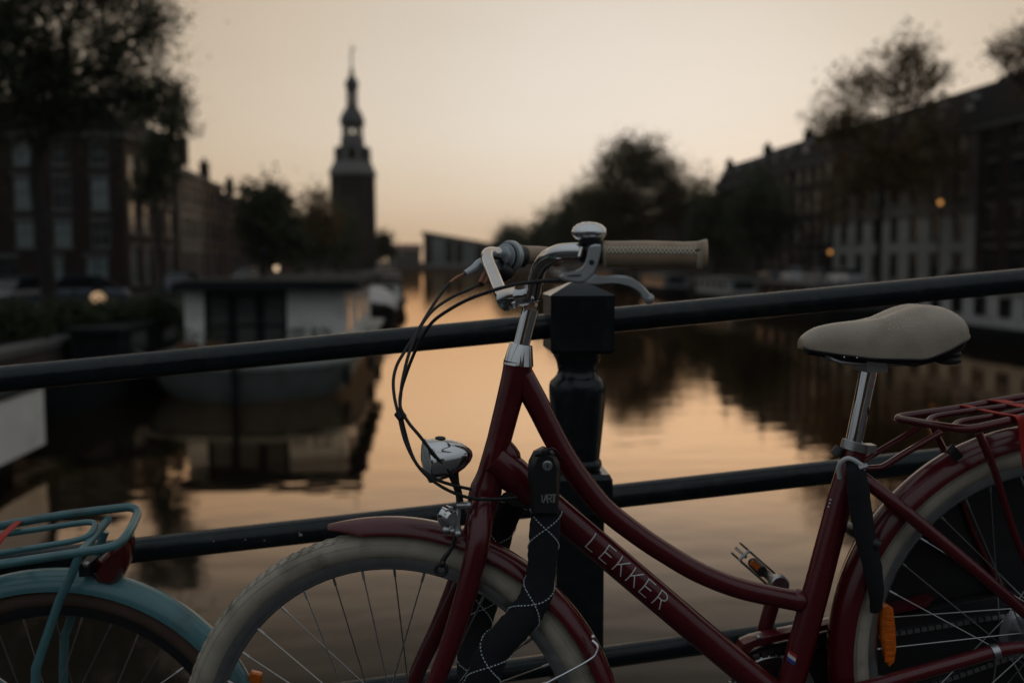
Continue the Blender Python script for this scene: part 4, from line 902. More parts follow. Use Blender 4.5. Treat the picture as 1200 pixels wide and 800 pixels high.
# its frame carries on out of the frame to the left
dxp = (PT-PR)
def tq(px, py, off=0.0): return BP(px, py, off) + dxp
tf = mk('frame', MB().tube([tq(607, 424), tq(585, 515), tq(566, 592)], [0.021, 0.0195, 0.024], 20), M['teal'], tb_)
mk('top_tube', MB().tube([tq(*p) for p in tt], 0.0175, 16, smooth=4), M['teal'], tf)
mk('down_tube', MB().tube([tq(578, 537), tq(655, 601), tq(763, 692), tq(918, 826)], 0.022, 16), M['teal'], tf)
mk('seat_tube', MB().tube([tq(918, 832), tq(1003, 522)], 0.0185, 16), M['teal'], tf)
for sg in (1, -1):
    o = .064*sg
    mk('seat_stay', MB().tube([tq(1006, 556, .016*sg), tq(1064, 602, .052*sg), tq(1139, 664, o), PT+BN*o], 0.009, 10, smooth=3), M['teal'], tf)
    mk('chain_stay', MB().tube([tq(922, 832, .02*sg), tq(1019, 805, .052*sg), PT+BN*o], 0.011, 10, smooth=3), M['teal'], tf)
mk('fork', MB().tube([tq(566, 590, .02), tq(560, 640, .05), tq(529, 750, .056), PF+dxp+BN*.056], [.018, .018, .015, .011], 12, smooth=3).tube([tq(566, 590, -.02), tq(560, 640, -.05), tq(529, 750, -.056), PF+dxp-BN*.056], [.018, .018, .015, .011], 12, smooth=3), M['teal'], tb_)
wheel(tb_, PF+dxp, BN, WR, M['tan'], e_up=BU, tread=False)
mk('seat_post', MB().tube([tq(1001, 530), tq(1019, 428)], 0.0137, 14), M['chrome'], tb_)
ts_ = MB(); ts_.loft([[p + dxp for p in r] for r in rings2], True, False, True); mk('saddle', ts_, M['black'], tb_, 50)
# ------------------------------------------------------------------ buildings
WIN = {}
def window_mesh(w, h, fm, pm, bars):
    k = (round(w, 2), round(h, 2), fm, pm, bars)
    if k not in WIN:
        b = MB(); t = 0.09; d = 0.08
        b.box((-w/2+t/2, 0, h/2), (t, d, h)); b.box((w/2-t/2, 0, h/2), (t, d, h)); b.box((0, 0, t/2), (w-2*t, d, t)); b.box((0, 0, h-t/2), (w-2*t, d, t))
        if bars[0]: 
            for i in range(bars[0]): b.box((-w/2+w*(i+1)/(bars[0]+1), 0.004, h/2), (0.05, d*0.7, h-2*t))
        for z in bars[1]: b.box((0, 0.002, h*z), (w-2*t, d*0.85, 0.07))
        fme = mesh_of('window', b, M[fm], Vector(), 0)
        p = MB().add([(-w/2+t*.8, 0.025, t*.8), (w/2-t*.8, 0.025, t*.8), (w/2-t*.8, 0.025, h-t*.8), (-w/2+t*.8, 0.025, h-t*.8), (-w/2+t*.8, 0.035, t*.8), (w/2-t*.8, 0.035, t*.8), (w/2-t*.8, 0.035, h-t*.8), (-w/2+t*.8, 0.035, h-t*.8)], [(0,1,2,3), (7,6,5,4), (0,4,5,1), (1,5,6,2), (2,6,7,3), (3,7,4,0)])
        WIN[k] = (fme, mesh_of('pane', p, M[pm], Vector(), 0))
    return WIN[k]
TRIM = {}
def trim_mesh(w, h, tm):
    k = (round(w, 2), round(h, 2), tm)
    if k not in TRIM:
        TRIM[k] = (mesh_of('sill', MB().box((0, -0.18, -0.06), (w+.24, .16, .11)), M[tm], Vector(), 0), mesh_of('lintel', MB().box((0, -0.15, h+.11), (w+.16, .06, .2)), M[tm], Vector(), 0))
    return TRIM[k]
def add_window(root, pos, rz, w, h, fm, pm, bars, trim=None):
    fme, pme = window_mesh(w, h, fm, pm, bars)
    o = bpy.data.objects.new('window', fme); COL.objects.link(o); o.parent = root; o.location = Vector(pos) - ORG[root.name]; o.rotation_euler = (0, 0, rz)
    p = bpy.data.objects.new('pane', pme); COL.objects.link(p); p.parent = o
    if trim:
        for me_, nm in zip(trim_mesh(w, h, trim), ('sill', 'lintel')):
            q = bpy.data.objects.new(nm, me_); COL.objects.link(q); q.parent = o
def building(name, label, x0, x1, y0, y1, zt, wall, roof, faces, roofkind='gable_y', rh=3.0, trim='stone', zb=1.5, group=None, chim=(), dorm=None, seed=0, pales=0.4, over=0.35, wall2=None):
    """faces: {side: (floors [(sill, height)], columns, width, frame, bars, margin)}; sides S (towards -y), E (+x), W (-x), N"""
    rnd = random.Random(seed)
    root = thing(name, label, 'building', ((x0+x1)/2, (y0+y1)/2, zb), group)
    SD = {'S': (Vector((x0, y0, 0)), Vector((1, 0, 0)), x1-x0, 0.0), 'E': (Vector((x1, y0, 0)), Vector((0, 1, 0)), y1-y0, math.pi/2),
          'W': (Vector((x0, y1, 0)), Vector((0, -1, 0)), y1-y0, -math.pi/2), 'N': (Vector((x1, y1, 0)), Vector((-1, 0, 0)), x1-x0, math.pi)}
    wb = MB()
    for sd_, (o, u, L, rz) in SD.items():
        inn = Vector((-math.sin(rz), math.cos(rz), 0))           # into the building
        ops = []
        if sd_ in faces:
            for (fl, hh, ncol, w, fm, bars, mg) in faces[sd_]:
                for c in range(ncol):
                    uc = mg + (L-2*mg)*(c+0.5)/ncol
                    ops.append((uc-w/2, uc+w/2, zb+fl, zb+fl+hh, fm, bars))
        extra = {wall2[1]} if wall2 else set()
        us = sorted({0, L, *[q for p in ops for q in p[:2]]}); vs = sorted({zb-0.4, zt, *extra, *[q for p in ops for q in p[2:4]]})
        for a, b in zip(us, us[1:]):
            for c, d in zip(vs, vs[1:]):
                if any(p[0] <= (a+b)/2 <= p[1] and p[2] <= (c+d)/2 <= p[3] for p in ops): continue
                P4 = [o+u*a+Vector((0,0,c)), o+u*b+Vector((0,0,c)), o+u*b+Vector((0,0,d)), o+u*a+Vector((0,0,d))]
                wb.add(P4, [(0,1,2,3)], 1 if wall2 and (c+d)/2 < wall2[1] else 0)
        for (a, b, c, d, fm, bars) in ops:
            A0 = [o+u*a+Vector((0,0,c)), o+u*b+Vector((0,0,c)), o+u*b+Vector((0,0,d)), o+u*a+Vector((0,0,d))]
            B0 = [p+inn*0.22 for p in A0]
            wb.add(A0+B0, [(0,4,5,1), (1,5,6,2), (2,6,7,3), (3,7,4,0), (4,7,6,5)])
            pm = 'pane2' if rnd.random() < pales else 'pane'
            add_window(root, o+u*((a+b)/2)+Vector((0,0,c))+inn*0.14, rz, b-a, d-c, fm, pm, bars, trim)
    mk('wall', wb, [M[wall], M[wall2[0]]] if wall2 else M[wall], root, 0)
    cn = MB(); e = 0.28
    cn.box(((x0+x1)/2, y0-e/2+0.0, zt-0.12), (x1-x0+2*e, e, 0.34)); cn.box(((x0+x1)/2, y1+e/2, zt-0.12), (x1-x0+2*e, e, 0.34))
    cn.box((x1+e/2, (y0+y1)/2, zt-0.12), (e, y1-y0, 0.34)); cn.box((x0-e/2, (y0+y1)/2, zt-0.12), (e, y1-y0, 0.34))
    mk('cornice', cn, M[trim], root, 0)
    X0, X1, Y0, Y1 = x0-over, x1+over, y0-over*0.6, y1+over*0.6; z = zt+0.055
    r = MB()
    if roofkind == 'gable_y':
        xm = (x0+x1)/2; r.add([(X0,Y0,z),(X1,Y0,z),(X1,Y1,z),(X0,Y1,z),(xm,Y0,z+rh),(xm,Y1,z+rh)], [(0,3,2,1),(0,4,5,3),(1,2,5,4),(0,1,4),(2,3,5)])
    elif roofkind == 'gable_x':
        ym = (y0+y1)/2; r.add([(X0,Y0,z),(X1,Y0,z),(X1,Y1,z),(X0,Y1,z),(X0,ym,z+rh),(X1,ym,z+rh)], [(0,3,2,1),(0,1,5,4),(2,3,4,5),(0,4,3),(1,2,5)])
    elif roofkind == 'hip':
        i = min(x1-x0, y1-y0)*0.42; r.add([(X0,Y0,z),(X1,Y0,z),(X1,Y1,z),(X0,Y1,z),(x0+i,y0+i,z+rh),(x1-i,y0+i,z+rh),(x1-i,y1-i,z+rh),(x0+i,y1-i,z+rh)], [(0,3,2,1),(0,1,5,4),(1,2,6,5),(2,3,7,6),(3,0,4,7),(4,5,6,7)])
    else:     # mansard: steep lower slopes, flat top
        i = 1.5; r.add([(X0,Y0,z),(X1,Y0,z),(X1,Y1,z),(X0,Y1,z),(x0+i,Y0,z+rh),(x1-i,Y0,z+rh),(x1-i,Y1,z+rh),(x0+i,Y1,z+rh)], [(0,3,2,1),(0,1,5,4),(1,2,6,5),(2,3,7,6),(3,0,4,7),(4,5,6,7)])
    rf = mk('roof', r, M[roof], root, 0)
    for (cx, cy, ch) in chim:
        c = MB(); zc = zt + rh*0.55
        c.box((cx, cy, zc+ch/2), (0.75, 1.1, ch)); c.box((cx, cy, zc+ch+0.06), (0.9, 1.25, 0.12))
        for q in (-.28, .28): c.lathe([(0.14, 0), (0.12, 0.45), (0.09, 0.45)], (cx, cy+q, zc+ch+0.12), (0, 0, 1), 8)
        mk('chimney', c, M['brickdark'], rf, 0)
    if dorm:
        side, n_, w, h, zz = dorm
        o, u, L, rz = SD[side]; inn = Vector((-math.sin(rz), math.cos(rz), 0))
        for c in range(n_):
            uc = L*(c+0.5)/n_; p = o+u*uc+inn*0.45+Vector((0, 0, zt+zz))
            d = MB(); d.box(p+inn*0.7+Vector((0, 0, h/2)), (w, 1.4, h), (u, inn, Vector((0,0,1))))
            hw = w/2+0.15; q0 = p+Vector((0,0,h+0.003)); 
            d.add([q0-u*hw-inn*.15, q0+u*hw-inn*.15, q0+u*hw+inn*1.5, q0-u*hw+inn*1.5, q0-inn*.15+Vector((0,0,.55)), q0+inn*1.5+Vector((0,0,.55))], [(0,3,2,1),(0,1,4),(2,3,5),(1,2,5,4),(3,0,4,5)])
            mk('dormer', d, M['lead'], rf, 0)
            add_window(root, p+Vector((0,0,0.12))-inn*0.05, rz, w-0.3, h-0.25, 'wfr', 'pane2' if rnd.random() < .6 else 'pane', (1, ()))
    return root
def fl(z0, step, h, n, ncol, w, fm, bars=(1, (0.62,)), mg=0.4): return [(z0+i*step, h, ncol, w, fm, bars, mg) for i in range(n)]
# left bank: facades at x = -19
G = 'canal houses along the left bank'
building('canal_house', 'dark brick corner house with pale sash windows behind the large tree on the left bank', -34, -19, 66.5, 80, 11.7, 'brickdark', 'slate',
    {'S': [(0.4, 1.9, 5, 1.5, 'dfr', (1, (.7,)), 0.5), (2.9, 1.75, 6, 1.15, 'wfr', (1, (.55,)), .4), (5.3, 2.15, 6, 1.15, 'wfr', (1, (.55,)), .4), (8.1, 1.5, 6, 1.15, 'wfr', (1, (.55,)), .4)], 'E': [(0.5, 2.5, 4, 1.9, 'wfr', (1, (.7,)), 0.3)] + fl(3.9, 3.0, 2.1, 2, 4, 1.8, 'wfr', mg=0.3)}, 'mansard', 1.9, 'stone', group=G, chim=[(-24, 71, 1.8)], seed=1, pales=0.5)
building('canal_house', 'cream plastered narrow house with tall windows beside the dark corner house', -32, -18.8, 80.1, 88, 10.7, 'plaster', 'redtile', {'E': [(0.5, 2.4, 3, 1.5, 'wfr', (1, (.7,)), 0.4)] + fl(3.7, 2.8, 1.9, 2, 3, 1.5, 'wfr')}, 'gable_y', 2.2, 'palegrey', group=G, chim=[(-20.3, 84, 1.9)], seed=2, pales=0.6)
building('canal_house', 'red brick house with cream window bands and a chimney on the left bank', -32, -19, 88.1, 98, 10.6, 'brickred', 'slate', {'E': [(0.5, 2.4, 4, 1.4, 'wfr', (1, (.7,)), 0.4)] + fl(3.7, 2.8, 1.9, 2, 4, 1.4, 'wfr'), 'S': fl(3.8, 2.8, 1.8, 2, 2, 1.2, 'wfr')}, 'gable_y', 2.2, 'plaster', group=G, chim=[(-20.6, 89.5, 2.2)], seed=3)
building('canal_house', 'low red brick house with grey roof farther along the left bank before the trees', -31, -19, 98.1, 112, 9.9, 'brickred', 'slate', {'E': [(0.5, 2.3, 5, 1.4, 'wfr', (1, (.7,)), 0.4)] + fl(3.6, 2.9, 1.9, 2, 5, 1.4, 'wfr')}, 'gable_y', 2.2, 'plaster', group=G, chim=[(-21, 100, 1.8)], seed=4)
building('canal_house', 'brown brick house half hidden by the trees left of the tower', -30, -19.5, 112.2, 132, 9.6, 'brickgrey', 'slate', {'E': fl(0.7, 3.0, 1.9, 3, 6, 1.4, 'wfr')}, 'gable_y', 2.4, 'stone', group=G, chim=[(-22, 118, 1.8)], seed=5)
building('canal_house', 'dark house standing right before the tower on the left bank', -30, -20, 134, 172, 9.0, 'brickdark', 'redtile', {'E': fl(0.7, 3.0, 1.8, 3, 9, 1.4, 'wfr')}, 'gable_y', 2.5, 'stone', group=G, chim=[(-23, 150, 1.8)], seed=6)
building('canal_house', 'farthest brick house on the left bank beyond the dark one', -31, -20, 226, 262, 8.8, 'brickgrey', 'slate', {'E': fl(0.7, 3.0, 1.8, 2, 9, 1.4, 'wfr')}, 'gable_y', 2.5, 'stone', group=G, chim=[(-23, 240, 1.8)], seed=16)
building('canal_house', 'dark brick house at the left picture edge behind the tree', -52, -35.5, 60, 74, 8.8, 'brickdark', 'slate', {'S': [(0.6, 2.4, 5, 1.6, 'dfr', (1, (.7,)), 0.5)] + fl(4.1, 3.1, 1.9, 1, 5, 1.3, 'wfr')}, 'gable_y', 3.2, 'stone', group=G, seed=17, chim=[(-44, 66, 2)])
# right bank: facades at x = 40
G = 'canal houses along the right bank'
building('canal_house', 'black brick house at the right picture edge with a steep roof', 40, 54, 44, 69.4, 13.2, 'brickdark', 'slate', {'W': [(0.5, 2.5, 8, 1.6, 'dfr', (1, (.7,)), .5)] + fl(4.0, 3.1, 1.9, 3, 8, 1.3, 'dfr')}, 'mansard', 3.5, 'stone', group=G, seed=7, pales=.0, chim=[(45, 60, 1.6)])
building('canal_house', 'pale plastered building with rows of arched dark windows on the right bank', 40.05, 54, 69.5, 94.5, 13.3, 'upperstone', 'slate', {'W': [(0.6, 2.0, 7, 1.5, 'dfr', (1, (.66,)), .6)] + fl(3.7, 3.1, 2.1, 3, 7, 1.5, 'dfr', mg=.6)}, 'mansard', 3.2, 'upperstone', group=G, seed=8, pales=.02, wall2=('palegrey', 6.9), dorm=('W', 6, 1.5, 1.7, .35))
building('canal_house', 'dark brick house with pale bay windows and chimneys left of the pale building', 40, 54, 94.7, 106, 13.6, 'brickdark', 'slate', {'W': [(0.5, 2.4, 4, 1.7, 'dfr', (1, (.7,)), .4)] + fl(3.9, 3.1, 2.1, 3, 4, 1.6, 'wfr')}, 'mansard', 3.1, 'stone', group=G, seed=9, chim=[(41.5, 95.8, 2.0), (41.5, 105.2, 2.0)], dorm=('W', 2, 1.8, 1.9, .3), pales=.25)
building('canal_house', 'dark brick house with a row of pale dormers third along the right bank', 40, 54, 106.1, 119, 13.5, 'brickgrey', 'slate', {'W': [(0.5, 2.4, 4, 1.7, 'dfr', (1, (.7,)), .4)] + fl(3.9, 3.1, 2.0, 3, 4, 1.5, 'dfr')}, 'mansard', 3.1, 'stone', group=G, seed=10, chim=[(41.5, 118, 2.0)], dorm=('W', 3, 1.5, 1.7, .3), pales=.2)
building('canal_house', 'dark brick house standing next to the high round trees on the right bank', 40, 54, 119.1, 134, 13.3, 'brickdark', 'slate', {'W': [(0.5, 2.4, 5, 1.6, 'dfr', (1, (.7,)), .4)] + fl(3.9, 3.1, 2.0, 3, 5, 1.4, 'dfr')}, 'mansard', 3.0, 'stone', group=G, seed=11, chim=[(41.5, 133, 1.9)], dorm=('W', 3, 1.5, 1.6, .3), pales=.2)
building('canal_house', 'lower dark house behind the high round trees on the right bank', 41, 54, 134.2, 175, 11.5, 'brickgrey', 'slate', {'W': fl(0.7, 3.1, 1.9, 3, 10, 1.4, 'wfr')}, 'gable_y', 2.8, 'stone', group=G, seed=12)
building('canal_house', 'far brick house behind the smaller trees on the right bank', 42, 54, 178, 260, 10.5, 'brickdark', 'redtile', {'W': fl(0.7, 3.1, 1.9, 3, 18, 1.4, 'wfr')}, 'gable_y', 2.8, 'stone', group=G, seed=13)
# across the street behind the bridge: seen only in the chrome, and shading the near side of things
G = 'houses across the street behind the bridge'
for i, (xa, xb, zt_, wl_) in enumerate(((-34, -22, 13.5, 'brickdark'), (-21.8, -10, 14.5, 'brickgrey'), (-9.8, 1.5, 13, 'brickdark'), (1.7, 14, 15, 'brickred'), (14.2, 25, 13.5, 'brickdark'), (25.2, 38, 14.5, 'brickgrey'))):
    building('canal_house', ['dark house far left across the street behind the bridge', 'grey house second from the left behind the bridge', 'dark house behind the teal bicycle across the street', 'red house behind the red bicycle across the street', 'dark house right of the red one behind the bridge', 'grey house far right behind the bridge'][i], xa, xb, -58, -45, zt_-1.5, wl_, 'slate', {'N': fl(.7, 3.1, 2.0, 4, 4, 1.3, 'wfr')}, 'gable_y', 4.0, 'stone', group=G, seed=40+i, pales=.3)
# far end of the canal
def mono(name, label, x0, x1, y0, y1, zl, zr_, cols):
    root = thing(name, label, 'building', ((x0+x1)/2, (y0+y1)/2, ZS))
    b = MB(); b.add([(x0,y0,ZS-.3),(x1,y0,ZS-.3),(x1,y0,zr_),(x0,y0,zl),(x0,y1,ZS-.3),(x1,y1,ZS-.3),(x1,y1,zr_),(x0,y1,zl)], [(0,1,2,3),(1,5,6,2),(5,4,7,6),(4,0,3,7)]); mk('wall', b, M['glasshall'], root, 0)
    r = MB(); r.add([(x0-.8,y0-.8,zl+.05),(x1+.8,y0-.8,zr_+.05),(x1+.8,y1,zr_+.05),(x0-.8,y1,zl+.05),(x0-.8,y0-.8,zl+.6),(x1+.8,y0-.8,zr_+.6),(x1+.8,y1,zr_+.6),(x0-.8,y1,zl+.6)], [(0,3,2,1),(4,5,6,7),(0,1,5,4),(1,2,6,5),(2,3,7,6),(3,0,4,7)]); mk('roof', r, M['slate'], root, 0)
    for i in range(cols):
        x = x0 + (x1-x0)*(i+.5)/cols; zt = zl+(zr_-zl)*(i+.5)/cols - 0.9
        add_window(root, (x, y0-.06, ZS+1.0), 0, (x1-x0)/cols-0.7, zt-ZS-1.0, 'dfr', 'pane2' if i % 3 == 1 else 'pane', (0, (.5,)))
mono('modern_hall', 'modern dark glass hall with slanted roof closing the far end of the canal', 0.5, 30, 362, 390, 13.6, 8.2, 8)
building('far_house', 'low pale house at the far end of the canal right of the tower', -12, -0.5, 356, 372, 7.2, 'plaster', 'redtile', {'S': fl(.8, 2.9, 1.6, 2, 4, 1.4, 'wfr')}, 'gable_x', 2.2, 'stone', seed=14)
building('far_house', 'row of grey houses far away behind the small trees at the canal end', 30.5, 60, 366, 380, 8.5, 'brickgrey', 'slate', {'S': fl(.8, 2.9, 1.6, 2, 8, 1.4, 'wfr')}, 'gable_x', 2.4, 'stone', seed=15)

# ------------------------------------------------------------------ tower with the wooden spire
TW = AY(415, 320, 207); TX, TY = TW.x, 207.0
tk = (Vector((TX, TY, H))-CAM).dot(CF)/FPX          # metres per photograph pixel at the tower
def tz(py): 
    r = ray(415, py); return CAM.z + r.z*(TY/r.y)
def tw(px): return px*tk/2
tower = thing('clock_tower', 'tall brick tower with stepped wooden spire and lantern on the left canal bank', 'tower', (TX, TY, ZS))
OC = [Vector((1, 0, 0)), Vector((0, 0, 1))]
def octo(prof, ref=(math.cos(math.pi/8), math.sin(math.pi/8), 0), n=8): return MB().lathe([(r, z-ZS) for r, z in prof], (TX, TY, ZS), (0, 0, 1), n, ref=ref)
c8 = 1/math.cos(math.pi/8)
mk('brick_base', octo([(tw(52)*c8, ZS-.4), (tw(51)*c8, tz(210)), (tw(50)*c8, tz(205))]), M['towerbrick'], tower, 10)
mk('base_cornice', octo([(tw(51)*c8, tz(207)), (tw(55)*c8, tz(205.5)), (tw(54)*c8, tz(203)), (tw(45)*c8, tz(193)), (tw(41)*c8, tz(191))]), M['towerwhite'], tower, 10)
def arcade(z0, z1, wd, wp, name):
    b = MB()
    for k in range(8):
        a = 2*math.pi*k/8 + math.pi/8; p = Vector((math.cos(a), math.sin(a), 0))*tw(wd)
        b.box(Vector((TX, TY, (z0+z1)/2))+p, (wp, wp, z1-z0), (Vector((math.cos(a), math.sin(a), 0)), Vector((-math.sin(a), math.cos(a), 0)), Vector((0, 0, 1))))
        m_ = a+math.pi/8; q = Vector((math.cos(m_), math.sin(m_), 0))
        s = tw(wd)*math.cos(math.pi/8); L = 2*tw(wd)*math.sin(math.pi/8)
        b.box(Vector((TX, TY, z1-0.25))+q*s, (0.25, L, 0.5), (q, Vector((-q.y, q.x, 0)), Vector((0, 0, 1)))); b.box(Vector((TX, TY, z0+0.3))+q*s, (0.2, L, 0.6), (q, Vector((-q.y, q.x, 0)), Vector((0, 0, 1))))
    return mk(name, b, M['towerwhite'], tower, 0)
arcade(tz(191), tz(175), 37, 1.0, 'belfry'); mk('belfry_core', octo([(tw(30)*c8, tz(192)), (tw(30)*c8, tz(176))]), M['brickdark'], tower, 10)
mk('belfry_roof', octo([(tw(40)*c8, tz(176)), (tw(40)*c8, tz(173.5)), (tw(28)*c8, tz(171.5)), (tw(26)*c8, tz(171))]), M['lead'], tower, 10)
mk('balustrade', octo([(tw(26)*c8, tz(172)), (tw(26.5)*c8, tz(163)), (tw(24)*c8, tz(161))]), M['towerwhite'], tower, 10)
arcade(tz(161.5), tz(147), 22, 0.55, 'lantern')
mk('lantern_roof', octo([(tw(24)*c8, tz(148)), (tw(27.5)*c8, tz(146)), (tw(28.5)*c8, tz(143)), (tw(26)*c8, tz(138)), (tw(21)*c8, tz(132)), (tw(15)*c8, tz(127.5)), (tw(11)*c8, tz(125))]), M['lead'], tower, 30)
arcade(tz(125.5), tz(106), 10.5, 0.4, 'upper_lantern')
mk('onion_dome', octo([(tw(11)*c8, tz(107)), (tw(12.5)*c8, tz(104.5)), (tw(15)*c8, tz(101)), (tw(14)*c8, tz(96)), (tw(9)*c8, tz(92)), (tw(5)*c8, tz(88)), (tw(4.5), tz(84)), (tw(5.5), tz(82)), (tw(2.4), tz(80)), (tw(1.3), tz(62)), (tw(0.4), tz(50))], n=12), M['lead'], tower, 40)
v = MB(); v.box((TX+.35, TY, tz(58)), (0.9, 0.06, 0.5)); v.sphere((TX, TY, tz(66)), 0.35, 10, 8); mk('weather_vane', v, M['gold'], tower)
for k, (aa, zz_) in enumerate(((-math.pi/2, 292), (-math.pi/2, 262), (0, 250), (0, 280))):
    q = Vector((math.cos(aa), math.sin(aa), 0)); rr0 = tw(51.4)
    add_window(tower, Vector((TX, TY, 0)) + q*(rr0+0.02) + Vector((0, 0, tz(zz_))), aa+math.pi/2, 1.3, 2.2, 'wfr', 'pane2', (1, (.6,)))

# ------------------------------------------------------------------ trees
def tree(label, base, ells, n_leaf, lsize, leafm, h_fork, r0, seed, group='trees along the canal banks', sparse=1.0, clump=0.45, twig=0.012):
    """base on the ground; ells: crown blobs (centre, radius x, radius z); limbs run to points in the blobs and leaves hang round their ends"""
    rs = np.random.RandomState(seed); base = Vector(base)
    root = thing('tree', label, 'tree', base, group)
    w = MB(); top = base + Vector((rs.uniform(-.3, .3), rs.uniform(-.3, .3), h_fork))
    hi = max(ells, key=lambda e: e[0].z)[0]
    crownc = sum((e[0] for e in ells), Vector())/len(ells)
    leader = [base-Vector((0, 0, .1)), base+Vector((0, 0, .4)), base.lerp(top, .55)+Vector((rs.uniform(-.12, .12), rs.uniform(-.12, .12), 0)), top, top.lerp(crownc, .55), crownc, crownc.lerp(hi, .8)]
    w.tube(leader, [r0*1.45, r0*1.05, r0*.9, r0*.8, r0*.55, r0*.35, r0*.1], 10, smooth=3)
    tot = sum(e[1]*e[1]*e[2] for e in ells); centres = []
    for (c, rx, rz) in ells:
        st = top.lerp(crownc, rs.uniform(.0, .8)); mid = st.lerp(c, .5) + Vector((0, 0, .08*(c-st).length))
        w.tube([st, mid, c], [r0*.42, r0*.26, r0*.10], 7, smooth=3)
        nb = max(5, int(26*sparse))
        for k in range(nb):
            d = rs.normal(size=3); d /= np.linalg.norm(d); q = rs.uniform(.55, 1.02)
            e = c + Vector((d[0]*rx*q, d[1]*rx*q, d[2]*rz*q)); s2 = mid.lerp(c, rs.uniform(.2, 1))
            m2 = s2.lerp(e, .5) + Vector((rs.uniform(-.1, .1)*rx, rs.uniform(-.1, .1)*rx, .06*rz))
            w.tube([s2, m2, e], [r0*.13, r0*.08, twig], 5)
            for q2 in range(4):
                f = rs.uniform(.35, 1.0); p = s2.lerp(e, f); d2 = rs.normal(size=3); e2 = p + Vector(d2*rx*.18)
                w.tube([p, e2], [r0*.045+.004, twig*.7], 4); centres.append((e2, rx*rx*rz/tot/(nb*5)))
            centres.append((e, rx*rx*rz/tot/(nb*5)))
    mk('trunk', w, M['bark'], root, 50)
    C = np.array([tuple(c) for c, _ in centres]); Wt = np.array([x for _, x in centres]); Wt /= Wt.sum()
    idx = rs.choice(len(C), n_leaf, p=Wt); cl = np.array([rs.uniform(.5, 1.5) for _ in centres])*clump*np.mean([e[1] for e in ells])
    g = rs.normal(size=(n_leaf, 3)); P = C[idx] + g*cl[idx][:, None]*0.62
    nrm_ = rs.normal(size=(n_leaf, 3)); nrm_ /= np.linalg.norm(nrm_, axis=1)[:, None]
    t = np.cross(nrm_, rs.normal(size=(n_leaf, 3))); t /= np.linalg.norm(t, axis=1)[:, None]; b = np.cross(nrm_, t)
    sz = lsize*rs.uniform(.6, 1.3, n_leaf)[:, None]
    V = np.stack([P+t*sz, P+b*sz*.62, P-t*sz, P-b*sz*.62], 1).reshape(-1, 3) - np.array(base)
    me = bpy.data.meshes.new('crown'); me.vertices.add(len(V)); me.vertices.foreach_set('co', V.ravel())
    me.loops.add(4*n_leaf); me.loops.foreach_set('vertex_index', np.arange(4*n_leaf)); me.polygons.add(n_leaf)
    me.polygons.foreach_set('loop_start', np.arange(n_leaf)*4); me.polygons.foreach_set('loop_total', np.full(n_leaf, 4)); me.update(calc_edges=True)
    me.materials.append(M[leafm]); o = bpy.data.objects.new('crown', me); place(o, root, None)
    return root
def E(px, py, Y, rx, rz):          # crown blob seen at a pixel, Y metres down the canal
    p = AY(px, py, Y); k = (p-CAM).dot(CF)/FPX
    return (p, rx*k, rz*k)
def base_at(px, Y): p = AY(px, 310, Y); return (p.x, Y, ZS)
